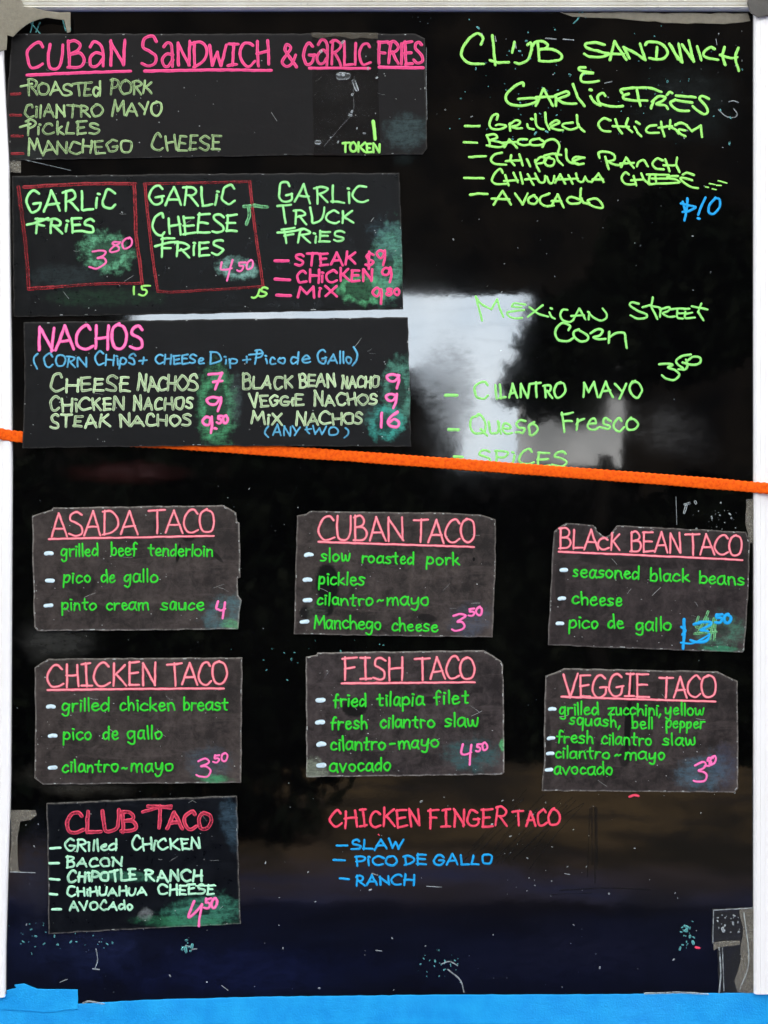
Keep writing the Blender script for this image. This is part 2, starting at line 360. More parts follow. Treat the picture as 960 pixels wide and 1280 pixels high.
def sheet(name, pts, org, h, mat, parent, thick=.0022, ring=2.2, rough_edge=.5, seed=1, bulge=0.0):
    """thin rigid card cut to a traced outline: worn rim, side walls and back"""
    k = sc_h(h)/1000; r2 = random.Random(seed)
    P = []
    for i, a in enumerate(pts):
        b = pts[(i+1) % len(pts)]; d = math.dist(a, b); n = max(1, int(d/9))
        for j in range(n):
            t = j/n; jx, jy = (r2.uniform(-1, 1)*rough_edge, r2.uniform(-1, 1)*rough_edge) if j else (0, 0)
            P.append((a[0]+(b[0]-a[0])*t+jx, a[1]+(b[1]-a[1])*t+jy))
    area = sum(P[i][0]*P[(i+1) % len(P)][1]-P[(i+1) % len(P)][0]*P[i][1] for i in range(len(P)))
    if area > 0: P.reverse()
    n = len(P)
    V2 = [Vector(p) for p in P]; inn = []
    for i in range(n):
        t = (V2[(i+1) % n]-V2[i-1]).normalized(); nr = Vector((t.y, -t.x))
        c1 = V2[i]-nr*ring
        inn.append(c1)
    cen = sum(V2, Vector((0, 0)))/n
    if (inn[0]-cen).length > (V2[0]-cen).length: inn = [V2[i]*2-inn[i] for i in range(n)]
    L = lambda p, y: ((p.x-org[0])*k, y, (org[1]-p.y)*k)
    V = [L(p, .0003) for p in V2]+[L(p, 0) for p in inn]+[L(p, thick) for p in V2]
    F = []; 
    for i in range(n):
        j = (i+1) % n
        F.append((i, j, n+j, n+i)); F.append((j, i, 2*n+i, 2*n+j))
    F.append(tuple(range(n, 2*n))); F.append(tuple(reversed(range(2*n, 3*n))))
    o = mesh_obj(name, V, F, mat, parent)
    at = o.data.attributes.new('edge', 'FLOAT', 'POINT'); at.data.foreach_set('value', [1.0]*n+[0.0]*n+[1.0]*n)
    bm = bmesh.new(); bm.from_mesh(o.data); bmesh.ops.recalc_face_normals(bm, faces=bm.faces)
    big = [f for f in bm.faces if len(f.verts) > 4]; bmesh.ops.triangulate(bm, faces=big); bm.to_mesh(o.data); bm.free()
    return o

# ------------------------------------------------------------------ the setting that the glossy board mirrors
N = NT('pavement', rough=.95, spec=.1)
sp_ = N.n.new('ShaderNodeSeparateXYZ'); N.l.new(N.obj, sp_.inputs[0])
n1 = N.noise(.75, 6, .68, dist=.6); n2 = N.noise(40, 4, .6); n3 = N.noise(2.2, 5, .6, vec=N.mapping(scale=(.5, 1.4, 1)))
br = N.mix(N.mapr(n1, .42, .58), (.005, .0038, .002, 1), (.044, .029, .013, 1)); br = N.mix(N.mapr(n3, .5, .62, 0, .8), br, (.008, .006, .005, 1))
nv = N.mix(N.mapr(n3, .36, .62), (.004, .006, .022, 1), (.014, .022, .078, 1))  # near ground: blue of skylit shade painted into the colour
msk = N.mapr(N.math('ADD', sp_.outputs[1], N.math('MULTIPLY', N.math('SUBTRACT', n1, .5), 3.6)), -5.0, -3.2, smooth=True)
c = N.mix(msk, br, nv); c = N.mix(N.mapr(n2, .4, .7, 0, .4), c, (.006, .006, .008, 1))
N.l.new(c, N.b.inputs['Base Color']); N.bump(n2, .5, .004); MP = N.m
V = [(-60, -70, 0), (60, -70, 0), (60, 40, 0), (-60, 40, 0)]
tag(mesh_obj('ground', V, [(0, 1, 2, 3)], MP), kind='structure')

# white trailer wall carrying the board
N = NT('trailer_paint', rough=.45); N.l.new(N.mix(N.mapr(N.noise(6, 5, .6), .4, .7), (.78, .77, .73, 1), (.7, .69, .64, 1)), N.b.inputs['Base Color']); MW = N.m
V = []; F = []; box_data(-2.6, 2.6, .032, .10, .5, 3.5, V, F)
tag(mesh_obj('wall', V, F, MW), kind='structure', label='white trailer wall behind the menu board')

# unseen dark wall, pale shutter and hedge added to shape reflections, behind a tree
N = NT('dark_backdrop', rough=1, spec=0); N.l.new(N.mix(N.mapr(N.noise(3, 5, .6), .4, .65), (.002, .002, .002, 1), (.006, .005, .004, 1)), N.b.inputs['Base Color']); MB = N.m
N = NT('pale_reflection', rough=.6); N.l.new(N.mix(N.mapr(N.noise(1.1, 3, .5), .3, .7), (.42, .54, .68, 1), (.70, .79, .88, 1)), N.b.inputs['Base Color']); MS = N.m
bld = tag(empty('building', (0, -9, 0)), 'unseen dark building with a pale shutter, added for the board reflections', 'building')
V = []; F = []; box_data(-9, 9, -1, 0, 0, 5.4, V, F); mesh_obj('wall', V, F, MB, bld)
for i in range(5):
    V = []; F = []; z = 2.44+i*.098; box_data(-1.72, 1.05, .004, .045, z, z+.096, V, F); mesh_obj('reflection_slat', V, F, MS, bld)  # added slats stand in for bright sky in the reflection
N = NT('grey_reflection', rough=.6); N.l.new(N.mix(N.mapr(N.noise(1.6, 3, .5), .35, .65), (.14, .15, .16, 1), (.30, .31, .32, 1)), N.b.inputs['Base Color']); MD2 = N.m
for i in range(3):
    V = []; F = []; x = .52+i*.37; box_data(x, x+.367, .004, .05, 1.76, 2.437, V, F); mesh_obj('reflection_panel', V, F, (MS if i == 0 else MD2), bld)  # added panels, shaped to fill the lower part of the pale reflection
N = NT('leaf', rough=.9, spec=0); N.l.new(N.mix(N.mapr(N.noise(4, 4, .6), .4, .6), (.002, .003, .002, 1), (.005, .006, .004, 1)), N.b.inputs['Base Color']); ML = N.m
def leaves(name, blobs, count, size, parent=None, seed=3):
    r3 = random.Random(seed); V = []; F = []
    tot = sum(b[3]*b[4]*b[5] for b in blobs)
    for (x, y, z, rx, ry, rz) in blobs:
        for _ in range(int(count*rx*ry*rz/tot)):
            d = Vector((r3.gauss(0, 1), r3.gauss(0, 1), r3.gauss(0, 1))).normalized()*(r3.random()**.4)
            p = Vector((x+d.x*rx, y+d.y*ry, z+d.z*rz)); a = Vector((r3.gauss(0, 1), r3.gauss(0, 1), r3.gauss(0, 1))).normalized(); b = a.orthogonal().normalized()
            s_ = size*r3.uniform(.6, 1.3); q = len(V)
            V += [tuple(p-a*s_), tuple(p+b*s_*.45), tuple(p+a*s_), tuple(p-b*s_*.45)]; F.append((q, q+1, q+2, q+3))
    return mesh_obj(name, V, F, ML, parent)
hb = [(-3.6+i*.5, -7.55, .72+.05*math.sin(i*1.7)+(.2 if i < 8 else -.02), .5, .5, 1.0) for i in range(17)]
hb += [(-3.6+i*.5, -7.4, .3, .5, .4, .42) for i in range(17)]
hb += [(-3.0+i*.42, -5.0+.05*math.sin(i*2.1), .55+.06*math.sin(i*3.3), .42, .4, .62) for i in range(7)]
tag(leaves('hedge', hb, 60000, .07), 'unseen dark hedge added to darken the board reflections', 'hedge', kind='stuff')
tr = tag(empty('tree', (1.15, -6.6, 0)), 'small dark street tree standing before the shutter', 'tree')
V = []; F = []
for i in range(9):
    for j in range(8):
        a = j*math.pi/4; rr = .07-.004*i; V.append((math.cos(a)*rr+.05*math.sin(i), math.sin(a)*rr, i*.22))
for i in range(8):
    for j in range(8): F.append((i*8+j, i*8+(j+1) % 8, i*8+8+(j+1) % 8, i*8+8+j))
mesh_obj('trunk', V, F, MB, tr, smooth=True)
leaves('crown', [(-.2, 0, 2.32, .27, .3, .33), (-.36, .1, 2.12, .18, .2, .2), (.1, 0, 2.42, .3, .3, .36), (.45, 0, 2.66, .5, .4, .55), (-.1, 0, 2.02, .16, .2, .12)], 6000, .06, tr, 9)

# ------------------------------------------------------------------ menu board
board = tag(empty('menu_board', (0, 0, PZ(1245))), 'large glossy black menu board in a cream frame, neon handwriting straight on it', 'menu board')
BO = (480, 1245)
N = NT('glossy_black_board', rough=.08, spec=.5); N.b.inputs['IOR'].default_value = 1.62
kk = 1/1000
bl = lambda px, py: ((px-BO[0])*kk, (BO[1]-py)*kk)
base = N.mix(N.mapr(N.noise(2.2, 5, .6), .4, .7), lin((3, 3, 4)), lin((7, 7, 7)))
dust = None
c = base; rgh = N.mapr(N.noise(5, 5, .6), .35, .75, .02, .06)
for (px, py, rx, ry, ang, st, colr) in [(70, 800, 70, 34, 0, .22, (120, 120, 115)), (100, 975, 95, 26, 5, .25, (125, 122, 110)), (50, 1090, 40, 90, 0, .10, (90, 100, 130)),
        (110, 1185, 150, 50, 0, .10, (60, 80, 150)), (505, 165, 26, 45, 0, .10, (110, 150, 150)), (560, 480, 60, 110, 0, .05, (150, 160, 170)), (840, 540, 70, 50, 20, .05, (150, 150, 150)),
        (300, 1215, 260, 46, 0, .10, (40, 60, 140)), (720, 1200, 280, 60, 0, .07, (40, 52, 110)), (160, 590, 90, 18, 0, .10, (120, 40, 40)), (855, 130, 90, 60, 0, .03, (120, 150, 150))]:  # low blue blobs: the mirrored blue tint painted into the board colour
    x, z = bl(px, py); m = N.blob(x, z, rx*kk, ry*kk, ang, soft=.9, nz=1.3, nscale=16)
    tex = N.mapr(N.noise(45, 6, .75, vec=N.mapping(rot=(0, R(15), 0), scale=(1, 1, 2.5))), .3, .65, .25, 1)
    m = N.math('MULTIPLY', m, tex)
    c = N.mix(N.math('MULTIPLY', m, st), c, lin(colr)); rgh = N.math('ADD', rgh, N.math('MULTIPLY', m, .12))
# fine grit
for scl, th, thr, colr, s_ in ((60, .035, .6, (190, 210, 205), .8), (140, .06, .64, (150, 170, 180), .5)):
    vor = N.n.new('ShaderNodeTexVoronoi'); vor.inputs['Scale'].default_value = scl; N.l.new(N.obj, vor.inputs['Vector'])
    sp = N.math('MULTIPLY', N.math('LESS_THAN', vor.outputs['Distance'], th), N.math('GREATER_THAN', N.noise(7, 3), thr))
    c = N.mix(N.math('MULTIPLY', sp, s_), c, lin(colr))
N.l.new(c, N.b.inputs['Base Color']); N.l.new(rgh, N.b.inputs['Roughness'])
N.bump(N.math('ADD', N.math('MULTIPLY', N.noise(3.2, 3, .5), 1.0), N.math('ADD', N.math('MULTIPLY', N.noise(14, 3, .5), .06), N.math('MULTIPLY', N.noise(130, 3, .5), .010))), .085, .008)
MBD = N.m
V = []; F = []; k = 1/1000
box_data(-.485, .475, 0, .012, -.04, 1.245, V, F)
mesh_obj('panel', V, F, MBD, board)

# frame rails: cream moulding with grooves
N = NT('cream_frame_plastic', rough=.4)
c = N.mix(N.mapr(N.noise(18, 5, .65), .35, .75), (.88, .86, .74, 1), (.72, .69, .56, 1)); c = N.mix(N.mapr(N.noise(160, 3, .7), .62, .75, 0, .35), c, (.35, .33, .28, 1))
N.l.new(c, N.b.inputs['Base Color']); N.bump(N.noise(120, 3), .12, .001); MF = N.m
N = NT('white_frame_plastic', rough=.4)
c = N.mix(N.mapr(N.noise(9, 5, .65), .35, .75), (.95, .94, .91, 1), (.91, .90, .86, 1)); N.l.new(c, N.b.inputs['Base Color']); MF2 = N.m
def rail(prof, a, b, axis, mat, lab):
    """sweep a profile (offset across, outward height) between a and b along x or z (board-local metres)"""
    V = []; n = len(prof)
    ns_ = 41
    for t in [a+(b-a)*i_/(ns_-1) for i_ in range(ns_)]:
        for (o_, h_) in prof:
            V.append((t, -h_, o_) if axis == 'x' else (o_, -h_, t))
    F = [(q*n+i, q*n+(i+1) % n, (q+1)*n+(i+1) % n, (q+1)*n+i) for q in range(ns_-1) for i in range(n)]+[tuple(range(n)), tuple(range(ns_*n-1, (ns_-1)*n-1, -1))]
    o = mesh_obj('frame_rail', V, F, mat, board)
    bm = bmesh.new(); bm.from_mesh(o.data); bmesh.ops.recalc_face_normals(bm, faces=bm.faces); bm.to_mesh(o.data); bm.free()
    tag(o, label=lab); return o
top = [(1.2305, -.002), (1.2305, .006), (1.233, .010), (1.2345, .010), (1.2352, .008), (1.2358, .010), (1.2392, .0112), (1.24, .009), (1.2408, .0112), (1.2445, .0112), (1.2452, .009), (1.246, .0108), (1.27, .0108), (1.275, .006), (1.275, -.002)]
rail(top, -.53, .53, 'x', MF, 'cream top rail with fine grooves')
right = [(.4615, -.002), (.4615, .005), (.4635, .0085), (.468, .0085), (.4684, .0078), (.4688, .0085), (.4745, .0085), (.4749, .0078), (.4753, .0085), (.495, .0085), (.50, .005), (.50, -.002)]
rail(right, .0045, 1.2300, 'z', MF2, 'white right rail')
left = [(-.52, -.002), (-.52, .008), (-.478, .0085), (-.4775, .0078), (-.477, .0085), (-.4690, .0085), (-.4668, .006), (-.4664, -.002)]
o = rail(left, .0005, 1.2300, 'z', MF2, 'white left rail')
for v in o.data.vertices:      # the rail leans: narrower in view towards the bottom
    zz = 1.245-v.co.z; pts_ = [(0, 5), (.07, 5), (.2, 12), (.56, 16), (.98, 14), (1.18, 8), (1.32, 7)]
    for (a, b), (c_, d) in zip(pts_, pts_[1:]):
        if a <= zz <= c_: v.co.x += (b+(d-b)*(zz-a)/(c_-a)-13.6)*.001; break

# ---- handwriting on the board itself
def lines(ink_specs, parent, org, h, y=0.0):
    """each spec: (material key, stroke px, label, words, strokes, kwargs)"""
    for mk, wd, lab, words, strokes, kw in ink_specs:
        I = Ink()
        for q in words: I.word(q[0], q[1], q[2], q[3], q[4], q[5], wd, **dict(kw, **(q[6] if len(q) > 6 else {})))
        for q in strokes: I.line(q[0], q[1] if len(q) > 1 else wd, q[2] if len(q) > 2 else 1.0)
        I.build('lettering', M[mk], parent, org, h, y, lab)
W = dict(wob=.075, ink=(.92, 1.0))
bt = [
 ('green_corn', 3.2, 'soft green line reading CILANTRO MAYO', [('C', 592, 499, 612, 499, 25), ('!LANTRO', 618, 498, 707, 496, 17), ('MAYO', 727, 497, 803, 497, 20)], [([(557, 494), (571, 494)], 4)], W),
 ('green_corn', 3.2, 'soft green line reading Queso Fresco', [('Queso', 587, 542, 674, 542, 24, dict(gap=.12)), ('Fresco', 701, 538, 798, 537, 23, dict(gap=.14))], [([(561, 537), (573, 537)], 4)], W),
 ('green_corn', 3.2, 'soft green line reading SPICES', [('SPiCES', 597, 579, 710, 584, 19)], [([(568, 571), (578, 571.5)], 4)], W),
 ('finger_pink', 3.1, 'coral heading reading CHICKEN FINGER TACO', [('CHICKEN', 411, 1033, 526, 1033, 21), ('FINGER', 534, 1034, 636, 1032, 21), ('TACO', 640, 1032, 701, 1032, 19)], [], dict(wob=.06, ink=(.9, 1))),
 ('blue_deep', 3.0, 'blue line reading SLAW', [('SLAW', 439, 1062, 505, 1060, 11)], [([(421, 1057), (434, 1057)],)], W),
 ('blue_deep', 3.0, 'blue line reading PICO DE GALLO', [('PiCO', 443, 1082, 498, 1081, 12), ('DE', 504, 1081, 534, 1081, 11), ('GALLO', 541, 1081, 617, 1080, 12)], [([(417, 1075), (431, 1075.5)],)], W),
 ('blue_deep', 3.0, 'blue line reading RANCH', [('RANCH', 444, 1107, 519, 1106, 12)], [([(425, 1098), (436, 1099)],)], W),
]
lines(bt, board, BO, 0)
def traced(label, mat, wd, ox, oy, sc_, spec, extra=()):
    I = Ink()
    for ox_, oy_, sp in ((ox, oy, spec),)+tuple(extra):
        for part in sp.split(';'):
            t = part.split()
            if not t: continue
            P = [(ox_+float(a)/sc_, oy_+float(b)/sc_) for a, b in (q.split(',') for q in t[1:])]
            if t[0] == 'd': I.ribbon(P[:1], wd*1.1, 1.0)
            elif t[0] == 'c': I.ribbon(catmull(P, 1.0), wd, rnd.uniform(.93, 1))
            else:
                for a, b in zip(P, P[1:]): I.ribbon(resample([a, b], 1.2), wd, rnd.uniform(.93, 1))
    I.build('lettering', M[mat], board, BO, 0, 0, label)
GN = 'green_neon'
traced('neon green heading reading CLUB SANDWICH', GN, 3.7, 570, 30, 4.8,
 'c 150,122 162,85 130,57 80,87 38,150 37,200 80,235 165,240;l 218,70 226,140 235,245;l 205,218 250,232 315,230;l 350,110 338,170;c 430,125 450,113 452,160 430,215 385,238 355,232;c 460,130 475,108 520,105 550,125 540,145 505,152;c 490,110 495,160 500,220;c 505,152 560,150 610,165 635,190 620,215 560,225 500,222;c 890,125 840,112 780,118 790,145 880,170 920,180 870,198 800,195 770,180',
 ((740, 30, 'l 108,215 135,105 205,215;l 80,180 190,180;l 225,205 190,140;c 190,140 250,170 320,215;l 320,215 288,120;c 320,125 340,108 400,112 440,140 455,175 430,205 390,212 345,205;l 390,140 385,205;l 465,120 500,180 540,230 520,120;l 475,130 515,210;l 540,125 610,225 580,100;l 632,135 655,215;c 735,150 710,140 675,165 670,190 700,205 755,215;l 795,140 780,190 800,245;c 770,185 830,205 870,200;c 878,145 860,200 880,280'),))
traced('neon green ampersand', GN, 3.6, 570, 30, 4.8, 'c 775,262 740,262 745,280 825,295 770,295 750,315 755,345 800,350 855,342')
traced('neon green words GARLIC FRIES', GN, 3.6, 570, 30, 4.8,
 'c 405,370 400,352 350,375 300,430 310,470 360,490 430,485 480,465 470,445 375,450;l 480,490 525,390 580,490;l 480,440 600,435;l 600,490 600,430;c 595,430 660,405 675,425 610,450;c 610,455 650,475 720,478;l 702,362 730,440 770,492;d 808,395;c 808,435 830,470 865,490;c 895,430 880,415 850,435 860,470 900,490 960,495 1000,493',
 ((740, 30, 'c 180,415 175,395 230,385 310,382 370,390 415,408;c 220,420 190,430 195,450 260,460 330,460;l 270,395 280,460 290,490;l 355,505 370,460;c 360,465 400,435 440,440 425,460 385,480 440,490 455,508;c 450,425 465,408 480,415;l 505,430 620,440;c 600,472 530,462 500,455;c 500,455 470,470 490,500 530,520 580,520;c 700,450 660,432 645,450 680,490 695,525 675,542 640,525 605,495'),))
traced('neon green line reading Grilled Chicken', GN, 3.2, 570, 140, 4.8,
 'l 55,85 140,85;c 245,45 250,15 220,25 200,70 215,100 260,105 300,85 260,75 240,80;l 325,112 322,70;c 320,75 360,50 385,60 370,80 335,88 365,98 395,98;d 455,42;c 428,75 435,95 465,105;c 475,15 480,70 495,95 525,105;c 535,5 540,60 560,105;c 565,75 600,50 620,65 570,90 600,105 640,110;c 700,65 650,70 640,85 680,105 725,95 735,75;c 725,20 730,70 750,100 770,118',
 ((740, 140, 'c 110,50 70,38 40,70 60,110 110,118;l 140,45 155,95 180,128;l 125,85 220,90;c 215,40 205,85 240,120;l 255,90 275,125 295,145;l 265,60 285,72;c 385,80 345,85 325,110 345,125 400,125;l 415,60 420,100 435,145;l 400,95 480,85;l 470,50 465,100;c 450,85 500,105 520,130;c 500,80 530,65 570,80;c 560,110 520,105 530,130 560,145;c 500,75 550,70 600,115;l 600,115 652,82 660,150'),))
traced('neon green line reading Bacon', GN, 3.2, 570, 140, 4.8,
 'l 48,182 125,185;c 185,140 200,180 200,205;c 185,140 230,135 245,155 200,170;c 200,170 260,180 290,200 250,212 185,200;l 290,210 320,165 365,215;l 275,185 370,180;c 425,165 380,165 370,185 400,200 440,195;c 500,160 450,170 450,195 500,200 530,185 500,160;c 520,210 540,175 590,165 620,200 612,245')
traced('neon green line reading Chipotle Ranch', GN, 3.2, 570, 140, 4.8,
 'l 80,270 178,265;c 275,245 235,255 210,285 230,310 300,318;l 330,260 325,290 350,320;l 300,295 390,290;l 380,255 400,320;l 425,285 445,325;l 475,290 485,330 500,355;c 475,300 510,270 540,285 520,305 490,310;c 560,270 530,290 545,320 580,320 590,290 560,275;l 530,262 580,250 630,258;l 600,250 610,290 640,318;c 660,225 665,280 690,305 730,310;c 700,300 740,280 770,275;c 770,275 720,270 700,290 730,315 765,310',
 ((740, 140, 'c 45,275 40,245 80,238 130,255 135,285 100,295;l 80,270 100,343;c 95,295 130,315 165,320;l 175,330 205,275 250,335;l 170,310 250,305;c 270,325 280,300 310,290 335,325;c 425,290 390,280 362,310 385,340 430,345;l 440,285 465,355;l 430,320 500,320;l 510,275 505,320 525,360'),))
traced('neon green line reading Chihuahua Cheese', GN, 3.1, 570, 140, 4.8,
 'l 50,395 165,398;c 280,365 265,342 235,365 215,410 240,432 300,432;l 295,380 315,440;l 290,415 370,410;l 345,365 370,420;l 385,365 400,430;l 430,375 465,437;l 415,405 480,400;c 475,370 500,420 530,420 535,385;c 545,390 560,425 580,425 590,385;l 595,425 625,375 655,430;l 600,405 650,405;l 675,380 700,430;l 650,405 730,400;c 720,370 730,410 760,420 775,390;c 775,390 790,415 810,420;l 815,420 855,370 885,420;l 820,405 880,405',
 ((740, 140, 'c 220,375 200,362 178,395 200,430 260,435;l 250,385 265,440;l 235,410 310,405;l 295,370 310,405 345,435;c 345,385 345,430 400,430 520,425;l 330,375 460,378;l 360,400 450,400;l 380,385 385,420;c 515,385 470,385 450,395 500,405 525,420;c 610,378 570,365 545,375;c 600,410 550,395 530,400 560,430 600,452 635,457'),))
traced('row of pale green dashes after the cheese line', GN, 1.9, 740, 140, 4.8, 'l 682,450 698,453;l 722,462 744,466;l 705,430 738,436;l 748,440 774,441;l 758,413 785,420 808,428')
traced('neon green line reading Avocado', GN, 3.2, 570, 140, 4.8,
 'c 85,498 135,490 188,492;l 225,555 280,475 330,555;l 215,520 320,525;l 355,490 400,555 430,490;c 470,500 435,520 440,545 475,550 490,525 465,500;c 560,490 510,510 505,545 540,565 585,562;l 575,560 610,495 645,572;l 575,535 630,535;c 740,525 690,510 665,530 690,550 740,545 755,520;l 750,460 745,510 765,545;c 765,545 800,550 790,530 840,520 870,545 880,575 840,572 800,555')
traced('blue price reading $10', 'blue_deep', 3.4, 740, 140, 4.8, 'l 572,520 570,570 555,650;l 535,550 620,568;l 545,540 562,600;c 545,600 580,595 620,575;l 680,515 655,570 637,615;d 640,638;c 740,515 705,560 700,600 730,610 765,570 765,525 740,515')
GC = 'green_corn'
traced('soft green heading reading MEXICAN STREET', GC, 2.9, 580, 360, 6,
 'l 88,65 115,160 135,245;c 90,70 130,120 200,160;l 205,160 248,85 270,160 295,215;c 460,125 380,115 360,135;l 360,140 430,145;c 450,165 370,175 325,185 340,215 390,228 435,225;c 490,145 560,195 630,215;l 590,130 480,215;d 655,152;c 640,185 655,215 680,230;c 775,165 740,165 722,200 740,240 790,255 820,240;l 820,235 865,155 910,235;l 805,210 900,205;l 935,235 940,185;c 930,180 970,220 1020,245 1065,230 1070,195 1040,155',
 ((740, 360, 'c 350,118 300,108 285,130 340,170 410,200 400,225 340,228 290,205;l 455,72 445,140 490,232;l 380,145 430,130 510,150;l 510,215 515,160;c 510,160 580,145 570,175 530,190 570,215 620,215;c 590,160 650,155 720,158;c 640,170 640,220 680,230;l 640,190 700,190;l 690,160 730,155;c 700,180 700,225 770,222;l 700,195 750,185;l 820,118 795,180 835,242;l 750,138 810,150 865,162'),))
traced('soft green word CORN', GC, 3.3, 580, 360, 6, 'c 785,315 795,285 740,262 695,300 685,345 710,390 780,398 820,375;c 860,310 825,330 830,370 870,400 920,395 930,360 870,320',
 ((740, 360, 'c -10,340 40,310 80,320 60,355 10,370 50,385 100,382;l 130,330 125,410;c 130,370 180,340 240,340 250,390 262,448'),))
traced('soft green price reading 3 50', GC, 3.2, 740, 360, 6, 'c 505,572 570,568 605,578 570,595 620,615 655,650 620,688 560,682 525,655;c 740,500 680,510 635,540 640,570 680,600;c 680,560 715,575 700,610 650,610;c 720,545 760,515 810,525 810,560 770,575 720,570 705,540')

# scuffs, flecks of dried marker, erased strokes
I = Ink(); r4 = random.Random(21)
def fleck(I, x, y, s_):
    s_ *= r4.choice((.5, .7, .8, 1.0, 1.3))
    a = r4.uniform(0, 3.14); l = s_*r4.uniform(.2, 1.4)
    I.ribbon([(x, y), (x+math.cos(a)*l, y+math.sin(a)*l)], s_, r4.uniform(.5, 1))
for _ in range(85): fleck(I, r4.uniform(30, 935), r4.uniform(990, 1238), r4.choice((.9, 1.1, 1.6)))
for _ in range(60): fleck(I, r4.uniform(545, 935), r4.uniform(25, 370), r4.choice((.8, 1.0, 1.3)))
for _ in range(25): fleck(I, r4.uniform(630, 690), r4.uniform(985, 1120), r4.choice((.8, 1.2)))
for _ in range(40): fleck(I, r4.uniform(20, 380), r4.uniform(580, 1000), r4.choice((.7, 1.0)))
for _ in range(30): fleck(I, r4.gauss(895, 15), r4.gauss(650, 10), r4.choice((.8, 1.4)))
for q in ([(232, 1182), (238, 1183)], [(240, 1187), (246, 1186)], [(277, 1232), (285, 1238)], [(120, 1186), (122, 1200), (119, 1210)], [(116, 1211), (124, 1212)], [(533, 1108), (552, 1109)], [(552, 1205), (562, 1202), (572, 1207)],
          [(911, 127), (917, 126), (923, 128)], [(898, 137), (907, 145), (917, 147), (922, 143), (917, 136)], [(602, 42), (604, 48), (603, 54)], [(619, 45), (620, 52)], [(643, 52), (645, 60)], [(682, 48), (695, 49)], [(704, 49), (717, 50)], [(895, 49), (896, 56)], [(756, 104), (765, 102)], [(560, 1212), (575, 1225), (580, 1240)], [(706, 1092), (712, 1093)], [(470, 1188), (477, 1189)], [(75, 1228), (84, 1224)], [(465, 1092), (472, 1094)]):
    I.line(q, r4.uniform(.8, 1.8), .7)
I.build('paint_fleck', M['white_dust_glint'], board, BO, 0, kind='stuff', thick=.0004)
I = Ink()
for _ in range(55): fleck(I, r4.gauss(650, 40), r4.gauss(100, 45), r4.choice((.9, 1.3, 1.8)))
for _ in range(45): fleck(I, r4.gauss(800, 60), r4.gauss(105, 40), r4.choice((.9, 1.3, 1.8)))
for _ in range(26): fleck(I, r4.gauss(858, 5), r4.gauss(1168, 9), r4.choice((1.5, 2.5)))
for _ in range(30): fleck(I, r4.gauss(555, 14), r4.gauss(1205, 10), r4.choice((1, 1.8)))
for _ in range(14): fleck(I, r4.gauss(236, 5), r4.gauss(1183, 3), r4.choice((1.6, 2.8)))
for _ in range(40): fleck(I, r4.gauss(430, 60), r4.gauss(815, 14), r4.choice((.9, 1.6)))
for _ in range(50): fleck(I, r4.gauss(60, 40), r4.gauss(1170, 14), r4.choice((.9, 1.6)))
for q in ([(38, 40), (42, 24)], [(36, 26), (50, 42)], [(45, 40), (50, 28)], [(78, 24), (82, 38)], [(85, 24), (88, 38), (84, 40)], [(729, 14), (722, 24), (717, 29)], [(724, 16), (732, 22)]): I.line(q, 1.6, .9)
I.build('paint_fleck', M['teal_dust'], board, BO, 0, kind='stuff', thick=.0005)
I = Ink()
for i in range(16):
    x = 575+i*6+r4.uniform(-4, 4); y = 1062+r4.uniform(-12, 12)
    I.line([(x, y+r4.uniform(0, 18)), (x+32, y-26), (x+68, y-58+r4.uniform(-8, 8))], r4.uniform(1.0, 2.2), r4.uniform(.3, .9))
for i in range(5): I.line([(x0 := 741+r4.uniform(-6, 6), 1010), (x0+r4.uniform(-3, 3), 1100+r4.uniform(-20, 20))], r4.uniform(1, 3), .8)
I.line([(700, 1113), (760, 1110), (812, 1112)], 2.2, .9); I.line([(690, 1118), (740, 1116)], 1.4, .7)
I.build('rubbed_streak', M['black_matt'], board, BO, 0, kind='stuff', thick=.0003)

